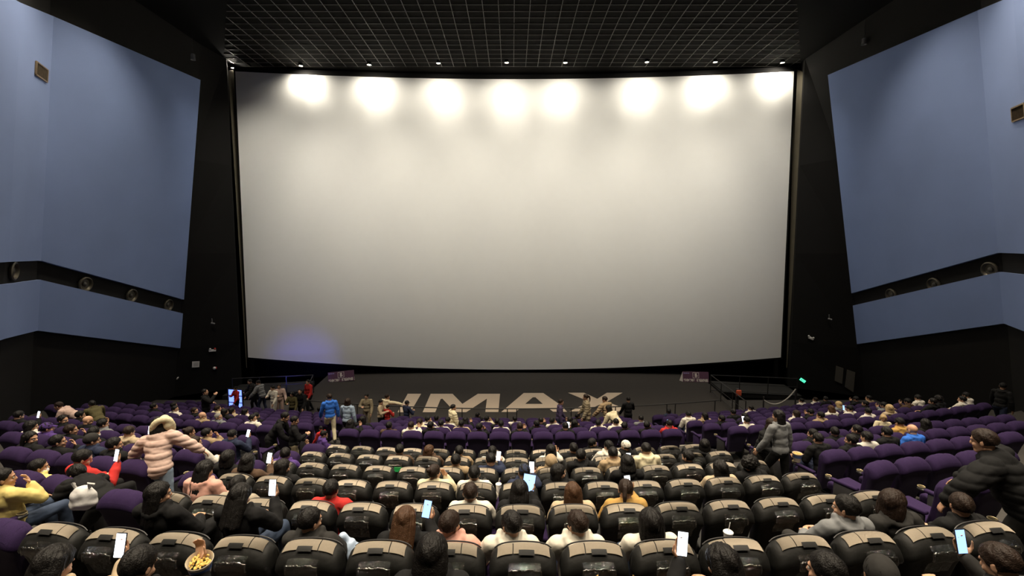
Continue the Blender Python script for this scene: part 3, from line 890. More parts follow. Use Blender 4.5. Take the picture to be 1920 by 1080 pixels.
SKIN = mat('skin', (0.52, 0.30, 0.19), 0.55, noise=0.06, nscale=30, spec=0.35)
def cloth(nm, c, rough=0.85, bump=.35, bs=14, noise=.12, coat=0.0): return mat('cloth_' + nm, c, rough, noise=noise, nscale=9, bump=bump, bscale=bs, coat=coat, spec=.2)
CLOTH = {k: cloth(k, v) for k, v in dict(black=(.006, .006, .0065), dkgrey=(.022, .021, .020), grey=(.16, .165, .17), greige=(.30, .26, .20), white=(.62, .58, .50), cream=(.60, .53, .36),
    beige=(.42, .33, .22), tan=(.30, .22, .13), brown=(.075, .045, .028), navy=(.018, .024, .05), blue=(.03, .13, .50), red=(.42, .025, .022), pink=(.55, .30, .24), rose=(.50, .36, .31), yellow=(.62, .50, .18),
    mustard=(.40, .24, .07), purple=(.07, .035, .16), stripe=(.5, .47, .42), olive=(.07, .06, .025), lightblue=(.26, .33, .42), jeans=(.035, .05, .085), khaki=(.24, .20, .13), dull=(.055, .04, .085), lilac=(.55, .42, .52), sweater=(.27, .23, .17)).items()}
def hairm(nm, c): return mat('hair_' + nm, c, 0.5, noise=.6, nscale=60, bump=.6, bscale=120, spec=.2)
HM = dict(black=hairm('black', (.006, .005, .0045)), dkbrown=hairm('dark_brown', (.018, .010, .0065)), brown=hairm('brown', (.055, .026, .012)), grey=hairm('grey', (.20, .19, .17)), blond=hairm('blond', (.42, .30, .15)))
M_eye = mat('eye_white', (.7, .68, .64), .25); M_iris = mat('eye_iris', (.015, .010, .008), .2); M_lip = mat('lips', (.42, .15, .12), .5); M_mask = mat('white_mask', (.75, .75, .76), .8)
bm = bmesh.new(); ico(bm, (0, 0, 0), .0115)
for f in list(bm.faces): f.material_index = 1 if f.calc_center_median().y > .0085 else 0
ME_eye = mesh_from('eye', bm, [M_eye, M_iris], True, 180)
bm = bmesh.new(); ico(bm, (0, .094, -.0575), (.020, .009, .0065), None, 2); ME_lips = mesh_from('lips', bm, M_lip, True, 180)
bm = bmesh.new(); ico(bm, (0, .052, -.052), (.064, .062, .048), None, 3); ME_mask = mesh_from('face_mask', bm, M_mask, True, 180)
def brow_mesh():
    bm = bmesh.new()
    for s in (-1, 1): tube(bm, [(s * .014, .0975, .030), (s * .032, .092, .034), (s * .048, .078, .030)], [.0025, .0035, .002], 6)
    return mesh_from('eyebrows', bm, HM['black'])
ME_brow = brow_mesh()

def setm(o, m):
    o.material_slots[0].link = 'OBJECT'; o.material_slots[0].material = m
HAIRKEY = dict(short=('short', 'black'), shortb=('short', 'dkbrown'), crop=('crop', 'black'), bob=('bob', 'black'), bobb=('bob', 'dkbrown'), long=('long', 'black'), longb=('long', 'brown'), greyhair=('crop', 'grey'),
    blond=('bob', 'blond'), bun=('bun', 'dkbrown'), pony=('pony', 'dkbrown'), curly=('curly', 'black'))
HAIRWORD = dict(short='short black hair', shortb='short brown hair', crop='cropped hair', bob='bobbed black hair', bobb='bobbed brown hair', long='long black hair', longb='long brown hair', greyhair='grey hair', blond='blond hair',
    bun='a bun', pony='a ponytail', curly='curly black hair', bald='a bald head', cap='a cap', beanie='a beanie', hood='hood up', helmet='a padded hat')
CWORD = dict(dkgrey='dark grey', greige='greige', lightblue='pale blue patterned', stripe='striped', rose='pale pink', dkpurple='purple', white='off-white', jeans='denim')
def person(P, loc, rotz, hair, top, bottom='black', shoe='black', label='', group=None, scale=1.0, face=False, mask=False, hatc='navy', topname='jacket', small=False, tint=None):
    root = obj('person', None, None, loc, rotz, label=label, category='person', group=group)
    if scale != 1.0: root.scale = (scale,) * 3
    b = obj('body', P['body'], root); setm(b, SKIN)
    j = obj(topname, P['jacket'], root); setm(j, CLOTH[top])
    t = obj('trousers', P['trousers'], root); setm(t, CLOTH[bottom])
    if not small:
        s = obj('shoes', P['shoes'], root); setm(s, CLOTH[shoe])
    H = P['H']
    def onhead(nm, me, m=None, M=None):
        o = obj(nm, me, root); o.matrix_local = H @ (M or Matrix())
        if m is not None: setm(o, m)
        return o
    if hair in ('cap', 'beanie', 'helmet', 'hood'):
        if hair != 'hood': onhead('hair', HAIR['short'], HM['black'])
        c = CLOTH[hatc] if hair != 'helmet' else CLOTH['white']
        onhead({'cap': 'cap', 'beanie': 'beanie', 'helmet': 'padded_hat', 'hood': 'hood'}[hair], HAIR['cap' if hair == 'cap' else ('hood' if hair == 'hood' else 'beanie')], c if hair != 'hood' else CLOTH[top])
    elif hair != 'bald':
        k, c = HAIRKEY[hair]; onhead('hair', HAIR[k], HM[c])
    if face:
        for sx in (-1, 1): onhead('eye', ME_eye, None, Matrix.Translation((sx * .030, .0805, .004)))
        onhead('lips', ME_lips); onhead('eyebrows', ME_brow)
    if mask: onhead('face_mask', ME_mask)
    return root

M_phone = mat('phone_body', (.01, .01, .012), .3)
M_pscr = mat('phone_screen_white', (.9, .95, 1), .3, emit=(.80, .88, 1.0), estr=4.5)
M_pscr2 = mat('phone_screen_blue', (.3, .5, .9), .3, emit=(.30, .50, .95), estr=1.6)
def phone_meshes(w_=.078, h_=.165):
    bm = bmesh.new(); box(bm, (0, 0, 0), (w_, .009, h_), None, .004, 2); a = mesh_from('phone', bm, M_phone)
    bm = bmesh.new(); box(bm, (0, -.0052, 0), (w_ * .9, .0015, h_ * .93)); return a, mesh_from('screen', bm, M_pscr)
ME_ph, ME_phs = phone_meshes(); ME_tb, ME_tbs = phone_meshes(.16, .23)
def phone(M, label, blue=False, big=False, group=None):
    o = obj('tablet' if big else 'phone', ME_tb if big else ME_ph, None, label=label, category='tablet' if big else 'phone', group=group); o.matrix_world = M
    s = obj('screen', ME_tbs if big else ME_phs, o)
    s.material_slots[0].link = 'OBJECT'; s.material_slots[0].material = M_pscr2 if blue else M_pscr
    return o

POSES = {}
def pose(nm, J, **k): POSES[nm] = build_person(nm, J, **k)
for nm, yaw in (('L', 28), ('C', 3), ('R', -30)):
    pose('lap' + nm, seated(yaw, -8, 'lap', 0.0, .05 * (1 if nm == 'L' else -1)), hood=(nm != 'C'))
    pose('phone' + nm, seated(yaw * .5 - 6, -24, 'phone', 0.06), hood=(nm == 'C'))
pose('fwd', seated(-8, -18, 'lap', R(20)), hood=True)
pose('face', seated(-35, -4, 'face', 0.03, -.06), hood=False)
pose('side', seated(-75, -5, 'rest', 0.05, -.10), hood=True)
pose('back', seated(150 - 70, 0, 'lap', 0.05, .10), hood=False)

# mirrored phone pose (left hand)
_J = seated(14, -22, 'phone', 0.06)
for kx in ('el', 'wr', 'pn', 'hd'): _J[kx] = [V(-_J[kx][1].x, _J[kx][1].y, _J[kx][1].z), V(-_J[kx][0].x, _J[kx][0].y, _J[kx][0].z)]
_J['curl'] = (.9, .7); _J['wr'][1].x *= 1; pose('phoneM', _J, hood=False)

rnd = random.Random(11)
def where(k, b, i):
    n = ORD[i] if b != 'c' else ORD[i]
    if b == 'c':
        if k == -1: return 'bottom edge row, %s seat from left' % n
        if k < 6: return 'centre block, %s taupe row, %s seat' % (ORD[k], n)
        return 'centre block, %s row past aisle, %s seat' % (ORD[k - 6], n)
    s = 'left' if b == 'l' else 'right'
    if k < 6: return '%s block, %s row before aisle, %s seat' % (s, ORD[5 - k], n)
    return '%s block, %s row past aisle, %s seat' % (s, ORD[k - 6], n)
PH_N = 0
def seated_person(k, b, i, dx, dy, dz, hair, top, *tok):
    loc, rz, root = SEATS[(k, b, i)]
    M = Matrix.Translation(loc) @ Matrix.Rotation(rz, 4, 'Z')
    near_ = k <= 3
    if 'fwd1' in (hair,): hair = 'short'; pn = 'fwd'
    elif 'phone' in tok or 'tablet' in tok: pn = rnd.choice(['phoneL', 'phoneC', 'phoneR'])
    elif 'R' in tok or 'faceR' in tok: pn = 'side' if 'faceR' in tok else 'lapR'
    elif dy >= .24 and k >= 0: pn = 'fwd'
    else:
        if b == 'l': pn = rnd.choice(['lapR', 'lapR', 'lapC', 'side', 'face', 'phoneR'])
        elif b == 'r': pn = rnd.choice(['lapL', 'lapL', 'lapC', 'phoneL', 'fwd', 'lapR'])
        else: pn = rnd.choice(['lapC', 'lapL', 'lapR', 'lapC', 'phoneC', 'face', 'side'] if k >= 2 else ['lapC', 'lapL', 'lapR', 'lapC', 'face'])
    pn = OVERRIDE.get((k, b, i), pn)
    if pn == 'fwd': dy = min(dy, .06)
    p = M @ V(dx, dy, dz * .6)
    hw = HAIRWORD[hair] if hair in HAIRWORD else hair
    lab = 'person with %s, %s top, %s' % (hw, CWORD.get(top, top), where(k, b, i))
    words = lab.split()
    if len(words) > 16: lab = lab.replace('person with ', 'person, ')
    bottoms = rnd.choice(['black', 'black', 'navy', 'dkgrey', 'jeans'])
    hatc = rnd.choice(['navy', 'dkgrey']) if 'purple' != top else 'purple'
    fc = pn in ('side', 'back', 'face', 'lapR', 'lapL') and k < 9
    r = person(POSES[pn], p, rz, hair, top, bottoms, 'black', lab, None, 1.0 if top != 'yellow' else .92, fc, 'mask' in tok, hatc, rnd.choice(['jacket', 'jacket', 'coat', 'sweater']), small=True)
    if 'phone' in tok or 'tablet' in tok or pn in ('phoneR', 'phoneL', 'phoneC', 'phoneM') and ('phone' in tok or rnd.random() < .35):
        sx = -1 if pn == 'phoneM' else 1
        if pn.startswith('phone') and (k, b, i) not in NOPHONE:
            L = Matrix.Translation(p) @ Matrix.Rotation(rz, 4, 'Z') @ Matrix.Translation((sx * .118, .632, .995)) @ Matrix.Rotation(R(-14), 4, 'X') @ Matrix.Rotation(R(rnd.uniform(-10, 10)), 4, 'Y')
            phone(L, 'lit %s held by person, %s' % ('tablet' if 'tablet' in tok else 'phone', where(k, b, i)), blue=(rnd.random() < .25), big='tablet' in tok)
    if (k, b, i) == (-1, 'c', 7):
        bm = bmesh.new(); slab(bm, [V(-.032, 0, .03), V(.032, 0, .03), V(0, 0, -.045)], (0, -.006, 0))
        o = obj('green_label', mesh_from('green_label', bm, mat('green_plastic', (.03, .45, .16), .5), False), r); o.location = (0.01, .155, .885); o.rotation_euler = (R(-25), 0, 0)
    return r
OVERRIDE = {(-1, 'c', 10): 'phoneM', (-1, 'c', 4): 'phoneC', (-1, 'c', 3): 'phoneC', (-1, 'c', 7): 'fwd', (0, 'c', 8): 'lapL', (1, 'c', 5): 'lapR', (0, 'l', 0): 'face', (1, 'l', 1): 'lapR', (-1, 'c', 13): 'phoneL', (2, 'l', 4): 'side',
            (0, 'c', 2): 'lapR', (3, 'c', 12): 'fwd', (1, 'c', 7): 'lapC', (-1, 'c', 8): 'fwd', (0, 'c', 14): 'side', (0, 'c', 4): 'fwd', (0, 'c', 3): 'phoneC', (0, 'c', 6): 'phoneC'}
NOPHONE = {(-1, 'c', 4)}
SEATED = '''4 l 10 -0.12 0.00 0.00 short black phone
3 l 7 0.06 0.00 0.00 bob white R
3 l 6 -0.12 0.00 0.00 cap purple
2 l 4 -0.12 0.00 0.00 long black faceR
2 l 3 -0.12 0.00 0.00 short black
3 l 5 -0.12 0.00 0.00 shortb black
1 l 1 -0.12 0.00 0.00 short yellow mask R
1 l 0 -0.12 0.00 0.10 short red phone
0 l 0 0.12 0.30 0.00 short yellow faceR
4 l 8 0.12 0.00 0.00 short black
4 l 7 0.12 0.06 0.00 bald black
3 l 4 -0.12 0.00 0.00 short black mask
5 l 9 -0.03 0.00 0.00 short black R
2 l 2 -0.06 0.06 0.10 beanie navy
2 l 1 -0.12 0.00 0.10 short black
4 l 6 0.12 0.00 0.00 short grey
3 l 3 0.00 0.06 0.05 shortb beige phone
7 l 10 0.12 0.06 0.00 short black
8 l 10 -0.12 0.00 0.00 short black
7 l 8 -0.12 0.00 0.00 short white
7 l 7 0.06 0.00 0.00 shortb black
6 l 5 0.12 0.00 0.00 bald tan
6 l 4 0.06 0.00 0.00 greyhair grey
8 l 7 0.00 0.00 0.05 shortb cream
7 l 5 -0.03 0.06 0.05 long black
8 l 6 0.00 0.00 0.00 long beige
8 l 5 -0.06 0.00 0.00 long white
6 l 2 0.00 0.00 0.05 short white
4 l 2 0.12 0.00 0.00 bun brown
4 l 1 -0.03 0.00 0.00 short tan
3 l 0 -0.12 0.00 0.00 shortb white
4 l 0 -0.03 0.00 0.00 short navy phone
2 c 1 -0.03 0.00 0.05 bob brown phone
2 c 0 0.12 0.18 0.00 bob black
1 c 1 0.03 0.30 0.05 long pink
0 c 2 -0.06 0.24 0.05 long black
1 c 2 0.12 0.00 0.00 short greige
-1 c 3 -0.09 0.00 0.00 long beige
-1 c 4 -0.09 0.00 0.05 short black
3 c 1 -0.12 0.00 0.00 short purple
2 c 2 0.00 0.00 0.00 bob black
1 c 4 0.12 0.00 0.00 short red
0 c 3 0.12 0.30 0.00 long black phone
0 c 5 -0.12 0.00 0.00 short dkgrey
0 c 6 0.12 0.00 0.00 longb black phone
-1 c 7 -0.03 0.30 0.05 bob black tri
0 c 7 -0.03 0.00 0.00 shortb pink
0 c 8 -0.12 0.00 0.00 short white
2 c 6 -0.03 0.00 0.00 bun cream
2 c 7 -0.03 0.00 0.00 short white
1 c 7 0.03 0.00 0.00 shortb white
4 c 6 0.03 0.00 0.00 short tan
3 c 6 0.12 0.00 0.00 short tan
4 c 7 0.12 0.00 0.00 short white
4 c 4 -0.03 0.00 0.00 short brown
4 c 5 0.00 0.00 0.00 longb brown
3 c 7 0.12 0.00 0.00 short navy phone
4 c 10 0.03 0.06 0.05 short black
3 c 10 0.00 0.12 0.05 short black
5 c 11 0.09 0.00 0.00 short black
4 c 11 0.12 0.06 0.10 short white
3 c 11 0.00 0.30 0.00 short tan
4 c 12 -0.06 0.18 0.00 helmet black
3 c 13 0.09 0.00 0.00 short black
4 c 15 -0.09 0.06 0.00 bob black
2 c 14 0.06 0.00 0.05 curly black
2 c 13 0.12 0.00 0.00 bob beige
2 c 11 -0.06 0.24 0.00 bob black phone
4 c 9 0.12 0.00 0.00 bob white
2 c 8 0.09 0.00 0.00 cap navy phone
2 c 9 0.06 0.00 0.00 bob black
3 c 9 0.03 0.00 0.00 hood tan
1 c 8 0.00 0.00 0.00 bob black tablet
1 c 9 0.06 0.00 0.00 longb beige
1 c 10 0.09 0.00 0.00 pony mustard phone
0 c 10 0.00 0.00 0.00 bob white
0 c 9 -0.12 0.00 0.00 shortb white
-1 c 10 0.09 0.12 0.00 long black phone
0 c 13 0.03 0.00 0.10 short grey
0 c 14 0.03 0.00 0.10 bobb dkgrey
0 c 15 0.12 0.00 0.00 shortb black
-1 c 11 0.10 0.06 0.00 short black
-1 c 12 -0.12 0.00 0.00 beanie black
4 r 2 -0.06 0.00 0.00 short black
4 r 3 -0.12 0.00 0.00 short black
3 r 2 -0.09 0.06 0.00 short stripe
4 r 1 -0.09 0.00 0.00 short black
3 r 0 0.09 0.00 0.00 short black
3 r 1 0.03 0.00 0.00 short black
3 r 3 -0.09 0.00 0.00 short black
4 r 5 0.12 0.00 0.00 short mustard
3 r 4 -0.06 0.00 0.00 bald blue
4 r 6 0.06 0.00 0.00 long black
11 r 12 -0.03 0.06 0.00 short white
11 r 13 0.09 0.00 0.00 shortb white
10 r 13 -0.09 0.06 0.00 short black
8 r 10 0.09 0.00 0.00 blond grey
7 r 5 0.12 0.00 0.00 bobb white
7 r 6 0.12 0.00 0.00 short black
6 r 5 -0.09 0.06 0.00 short tan
7 r 8 -0.12 0.00 0.00 longb white
7 r 9 -0.12 0.00 0.00 short white
8 r 12 -0.12 0.00 0.00 short black
6 r 8 -0.12 0.06 0.00 short white
9 r 14 0.12 0.00 0.10 short tan
7 r 11 0.12 0.00 0.00 short grey
6 r 9 0.09 0.06 0.05 blond beige
7 r 13 0.00 0.00 0.05 short brown
7 r 14 0.12 0.00 0.10 short white
6 r 12 0.12 0.12 0.10 short black
6 r 13 0.00 0.06 0.10 curly black
6 r 14 0.06 0.00 0.10 short white
6 r 15 0.12 0.24 0.10 short white
9 r 13 0.12 0.00 0.10 short black
11 r 1 0.00 0.00 0.00 short navy
6 c 14 0.03 0.00 0.00 short black
8 c 15 -0.03 0.00 0.00 short grey phone
6 c 15 0.06 0.00 0.00 short red phone
8 r 0 0.00 0.00 0.05 short white
8 r 1 -0.09 0.06 0.00 long tan
7 r 1 -0.12 0.00 0.00 short black
8 r 3 -0.06 0.06 0.00 short black
7 r 2 0.06 0.00 0.05 short black
6 r 1 -0.12 0.00 0.00 short white
10 r 6 0.09 0.00 0.00 short white
9 c 8 -0.12 0.00 0.00 short white
7 c 9 -0.12 0.00 0.00 short black
8 c 9 0.12 0.00 0.00 short black
8 c 10 -0.06 0.00 0.00 short white
6 c 10 0.06 0.00 0.00 short black phone
8 c 11 -0.06 0.00 0.05 short white
10 c 12 0.00 0.00 0.00 short black
7 c 11 -0.06 0.00 0.00 long black
7 c 12 0.06 0.00 0.00 short white
7 c 13 0.00 0.00 0.00 short white phone
6 c 13 -0.03 0.00 0.00 short black
6 c 8 -0.03 0.00 0.00 shortb black
6 c 2 -0.12 0.00 0.00 short brown
6 c 3 -0.12 0.00 0.00 shortb white
7 c 3 -0.09 0.00 0.05 shortb cream
8 c 3 -0.06 0.06 0.00 short white
9 c 3 0.00 0.00 0.00 short black
6 c 4 -0.12 0.00 0.05 short black
8 c 4 -0.03 0.00 0.00 short white phone
7 c 4 -0.03 0.00 0.00 short white
8 c 5 -0.03 0.00 0.00 long black
7 c 5 0.00 0.00 0.00 short beige
11 c 5 0.12 0.00 0.00 short black
9 c 6 0.06 0.00 0.00 short cream
8 c 7 -0.12 0.00 0.00 short black
6 c 6 0.06 0.00 0.00 short black
7 c 7 0.03 0.00 0.00 short white
6 c 0 -0.09 0.00 0.00 bob black
7 c 0 -0.12 0.00 0.10 long black
11 l 3 -0.12 0.00 0.00 short black
7 l 3 -0.03 0.00 0.00 short black
3 c 12 0.03 0.06 0.10 fwd1 cream
-1 c 13 0.12 0.00 0.00 shortb dkgrey phone
'''
for line in SEATED.strip().splitlines():
    q = line.split(); seated_person(int(q[0]), q[1], int(q[2]), float(q[3]), float(q[4]), float(q[5]), q[6], q[7], *q[8:])

# ---- standing figures
def stand_pose(nm, J, **k): POSES[nm] = build_person(nm, J, **k)
stand_pose('walk', standing(R(6), 0, 15, -8, .7, .02, (('down', .6), ('down', -.2))), hood=True)
stand_pose('walkcoat', standing(R(5), 0, -15, -8, .5, .02, (('down', .3), ('down', .5))), coat=.85, hood=True, puff=.012)
stand_pose('stand', standing(R(2), 0, -10, -18, .1, 0, (('down', .8), ((.10, .10, -.25), (-.04, .28, -.20)))), hood=False)
stand_pose('bend', standing(R(52), 0, 0, -10, .4, .06, (((-.05, .08, -.26), (-.06, .22, -.44)), ((.05, .10, -.25), (.03, .26, -.42)))), hood=True)
stand_pose('halfbend', standing(R(36), 0, 0, -25, .3, .03, (((-.05, .08, -.26), (-.04, .24, -.40)), ((.05, .10, -.25), (.02, .28, -.38)))), hood=True)
stand_pose('photo', standing(R(-3), 0, 0, 0, 0, 0, (((-.08, .10, -.24), (-.02, .22, -.28)), ((.10, .18, -.14), (-.02, .32, .06))), (.9, .9)), hood=True, puff=.01)
stand_pose('reach', standing(R(12), R(8), -40, -10, .2, 0, (('down', .5), ((.26, .10, -.02), (.50, .16, -.08)))), hood=True)
stand_pose('fur', standing(R(24), R(-10), 25, -22, .5, .05, (((-.17, .05, -.20), (-.24, .15, -.42)), ((.19, .06, -.16), (.34, .14, -.33))), (.6, .8)), hood=True, puff=.014)
stand_pose('puffer', standing(R(30), R(-6), -10, -15, .3, .05, (((-.20, .12, -.16), (-.24, .24, -.36)), ((.12, .10, -.24), (.10, .28, -.40))), (.7, .7)), hood=True, puff=.035)
stand_pose('deepbend', standing(R(70), R(5), 10, -10, .8, .12, (((-.10, .10, -.22), (-.10, .22, -.42)), ((.08, .12, -.22), (.05, .26, -.40))), (1, 1)), hood=True, puff=.015)
stand_pose('pair', standing(R(18), 0, 30, -18, .4, .02, (((-.14, .06, -.22), (-.20, .22, -.40)), ((.10, .12, -.22), (.04, .30, -.34))), (.8, .8)), hood=True, puff=.012)

def stand(px, py, k, pn, face, hair, top, bottom, label, scale=1.0, xy=None, **kw):
    z = rows[k][1] if k < 11 else 0.0
    P = POSES[pn]; crown = P['H'].translation.z + .125
    if xy is None:
        q = on_z(px, py, z + crown * scale); x, y = q.x, q.y
        off = P['H'].translation.to_2d() * scale; c, s_ = math.cos(R(face)), math.sin(R(face))
        x -= off.x * c - off.y * s_; y -= off.x * s_ + off.y * c
    else: x, y = xy
    return person(P, (x, y, z + (0.0)), R(face), hair, top, bottom, 'white' if kw.pop('wshoe', 0) else 'black', label, None, scale, kw.pop('faceon', abs(face) > 60), kw.pop('mask', False), kw.pop('hatc', 'navy'), kw.pop('garment', 'jacket'))

S1 = stand(296, 783, 2, 'fur', 12, 'bob', 'rose', 'lightblue', 'person in pale pink padded jacket with fur hood, arms out, in the left aisle', 1.04)
bm = bmesh.new()
for i in range(15):
    th = (i - 7) / 7 * 2.0; ico(bm, (math.sin(th) * .12 + .05, -.04 - math.cos(th) * .10, -.06 + .12 * math.cos(th)), .050)
ico(bm, (.12, -.07, .0), (.075, .08, .11)); ico(bm, (.08, -.10, .07), (.07, .06, .07))
o = obj('fur_trim', skin_remesh(bm, 'fur_trim', .012, 1), S1); o.matrix_local = POSES['fur']['H']; setm(o, mat('cream_fur', (.62, .55, .36), .95, noise=.3, nscale=90, bump=.9, bscale=160))
stand(0, 0, 0, 'puffer', 35, 'shortb', 'black', 'dkgrey', 'person in black puffer coat stooping over the right aisle at the frame edge', 1.04, xy=(5.15, 4.35))
S3 = stand(0, 0, 1, 'deepbend', 75, 'short', 'black', 'black', 'person in black bending low in the left aisle with a white bag', 1.0, xy=(-4.98, 5.35), wshoe=1)
stand(0, 0, 4, 'pair', -150, 'bobb', 'black', 'dkgrey', 'person in black jacket stooping beside the grey hooded one in the right aisle', 1.02, xy=(5.22, 9.2))
S5 = stand(1470, 764, 3, 'walk', 20, 'long', 'grey', 'black', 'person in grey jacket with white hood lining standing in the right aisle', 1.0, xy=(5.10, 8.35))
stand(0, 0, 6, 'halfbend', -80, 'short', 'black', 'black', 'person in black bending forward in the cross aisle at left', 1.06, xy=(-6.38, 11.62))
stand(0, 0, 6, 'stand', -60, 'short', 'black', 'khaki', 'person in black jacket and beige trousers beside the bending person in black', .96, xy=(-5.66, 11.42), wshoe=1)
stand(617, 738, 7, 'walk', 30, 'shortb', 'blue', 'cream', 'person in bright blue puffer jacket and pale trousers walking down the left aisle', .97)
stand(652, 747, 8, 'walk', -10, 'bobb', 'lightblue', 'black', 'person in pale blue patterned shirt in the left aisle', .98)
stand(687, 738, 11, 'stand', 180, 'short', 'khaki', 'khaki', 'person in open khaki jacket over white top facing the seats', .98)
stand(714, 749, 11, 'stand', -90, 'short', 'beige', 'black', 'person in beige jacket facing right behind the child in red', .95)
stand(726, 739, 11, 'reach', -20, 'shortb', 'cream', 'black', 'person in cream jacket pointing towards the floor lettering', 1.0)
stand(727, 759, 11, 'stand', -30, 'short', 'red', 'black', 'child in red jacket in front of the railing', .80)
stand(763, 751, 11, 'stand', -40, 'cap', 'navy', 'black', 'person in dark jacket and cap by the letter I', .93, hatc='dkgrey')
stand(850, 758, 8, 'walkcoat', -60, 'short', 'cream', 'greige', 'person in long cream puffer coat walking right holding a lit tablet', .90)
stand(1052, 748, 9, 'walk', -90, 'shortb', 'dull', 'navy', 'person in dull purple jacket walking right in front of the letters', .96)
stand(1098, 739, 9, 'walkcoat', 90, 'pony', 'khaki', 'black', 'person in long khaki coat standing before the letter X', 1.0)
stand(1134, 743, 9, 'pair', 30, 'shortb', 'tan', 'black', 'person with brown hair in tan jacket behind the cream jacketed one', 1.0)
stand(1141, 760, 8, 'bend', 40, 'long', 'cream', 'black', 'person with long dark hair in cream patterned jacket leaning over seats', 1.05)
stand(1178, 744, 11, 'stand', 10, 'short', 'black', 'black', 'person all in black standing right of the letter X', .98)
# left landing
stand(436, 717, 11, 'stand', 150, 'short', 'red', 'black', 'child in red jacket in front of the glowing blue display', .84, xy=(-13.0, 20.95), faceon=True, mask=True)
stand(384, 729, 8, 'photo', -60, 'crop', 'black', 'black', 'person in shiny black jacket holding a phone up, left block', .98)
stand(468, 711, 11, 'pair', 120, 'short', 'black', 'black', 'person in black leaning forward on the left landing', 1.0)
stand(484, 713, 11, 'pair', 80, 'short', 'grey', 'navy', 'person in grey jacket leaning behind the one in black on the left landing', 1.0)
stand(511, 723, 11, 'stand', 160, 'short', 'white', 'white', 'person in off-white outfit, left one of a pair on the landing', .95)
stand(523, 720, 11, 'stand', -150, 'shortb', 'rose', 'rose', 'person in pale pink coat, right one of a pair on the landing', .96)
stand(547, 735, 11, 'stand', 180, 'bob', 'olive', 'black', 'person in olive top left of the person in black by the stage corner', .90)
stand(562, 729, 11, 'walk', 170, 'crop', 'black', 'black', 'person in black walking towards the seats by the stage corner', 1.0)
stand(577, 712, 11, 'walk', 150, 'short', 'red', 'black', 'person in red jacket on the ramp by the left railing', .98)
# right edge, left edge
stand(0, 0, 6, 'walk', -70, 'cap', 'black', 'navy', 'person in black top, jeans and cap walking along the right wall', 1.0, xy=(15.75, 14.3), hatc='black')
stand(0, 0, 5, 'bend', 110, 'shortb', 'rose', 'black', 'person in pink sweater stooping at the far end of the left block', .95, xy=(-12.15, 12.45))
stand(0, 0, 5, 'bend', 60, 'short', 'olive', 'black', 'person in olive jacket stooping right of the pink sweater', .92, xy=(-11.5, 12.32))
stand(1657, 778, 5, 'stand', 160, 'blond', 'cream', 'beige', 'child in cream sweater and hat turned round, standing in the right block', .72)

p_ = person(POSES['fwd'], (-5.55, 11.95, rows[6][1] - .22), R(-50), 'short', 'purple', 'black', 'black', 'person in purple jacket crouching on the left aisle step', None, .95)
stand(0, 0, 7, 'stand', 60, 'short', 'red', 'black', 'small child in red behind the crouching person in purple', .62, xy=(-5.68, 13.15))

# ================================================================== FITTINGS AND LOOSE THINGS
def wall_sh(s, d):
    dk = 16.9
    pts = [(-4, 6.2), (6.0, 5.6), (dk - 2.4, 1.45), (dk, 0.0), (24.5, 0.0)]
    for (a, x), (b, y) in zip(pts, pts[1:]):
        if d <= b: return x + (y - x) * (d - a) / (b - a)
    return 0.0
def wall_x(s, d, z):
    X = X_L if s < 0 else X_R
    if d <= 24.5: return X(z) - s * wall_sh(s, d)
    t = (d - 24.5) / 1.8; e = -16.0 if s < 0 else 16.4
    return X(z) + (e - X(z)) * min(1, t)
def on_wall(px, py, s, off=0.0):
    r = ray(px, py); t = 8.0
    while t < 32:
        p = r * t
        if s * p.x >= s * wall_x(s, p.y, p.z) - off: break
        t += 0.01
    d, z = p.y, p.z; e = 0.05
    ty = Vector((wall_x(s, d + e, z) - wall_x(s, d - e, z), 2 * e, 0)); tz = Vector((wall_x(s, d, z + e) - wall_x(s, d, z - e), 0, 2 * e))
    n = ty.cross(tz).normalized()
    if n.x * s > 0: n = -n
    return p + Vector((0, 0, CAMZ)), n, ty.normalized(), tz.normalized()
def wall_frame(px, py, s, off=0.0):
    p, n, ty, tz = on_wall(px, py, s, off)
    x = tz.cross(n).normalized()      # along the wall
    M = Matrix((x, n, tz)).transposed().to_4x4(); M.translation = p
    return M
# round speakers between the blue panels
def speaker_mesh():
    bm = bmesh.new(); Mx = Matrix.Rotation(R(-90), 4, 'X')
    lathe(bm, [(0, -.02), (.30, -.02), (.33, .02), (.33, .06), (.285, .085), (.25, .06), (.22, -.0), (.12, -.01), (0, -.01)], 28, Mx); a = mesh_from('speaker_ring', bm, mat('speaker_rim', (.085, .075, .055), .4, .5))
    bm = bmesh.new(); lathe(bm, [(0, .05), (.06, .045), (.11, .015), (.11, 0), (0, 0)], 20, Mx); b = mesh_from('speaker_cone', bm, mat('speaker_cone', (.05, .045, .035), .4, .3)); return a, b
ME_sa, ME_sb = speaker_mesh()
LS = [(24, 508, 1.0, 'leftmost'), (159, 533, .78, 'second from left'), (246, 554, .72, 'third from left'), (315, 572, .66, 'nearest the screen')]
RS = [(1672, 553, .68, 'nearest the screen'), (1752, 534, .80, 'middle one'), (1857, 506, .95, 'furthest right')]
for lst, s, nm in ((LS, -1, 'left'), (RS, 1, 'right')):
    for px, py, sc, w_ in lst:
        M = wall_frame(px, py, s, .03)
        r = obj('round_speaker', None, None, label='round speaker in the dark strip of the %s wall, %s' % (nm, w_), category='speaker', group='speakers between the wall panels')
        r.matrix_world = M @ Matrix.Diagonal((.95, 1, .95, 1))
        obj('speaker_ring', ME_sa, r); obj('speaker_cone', ME_sb, r)
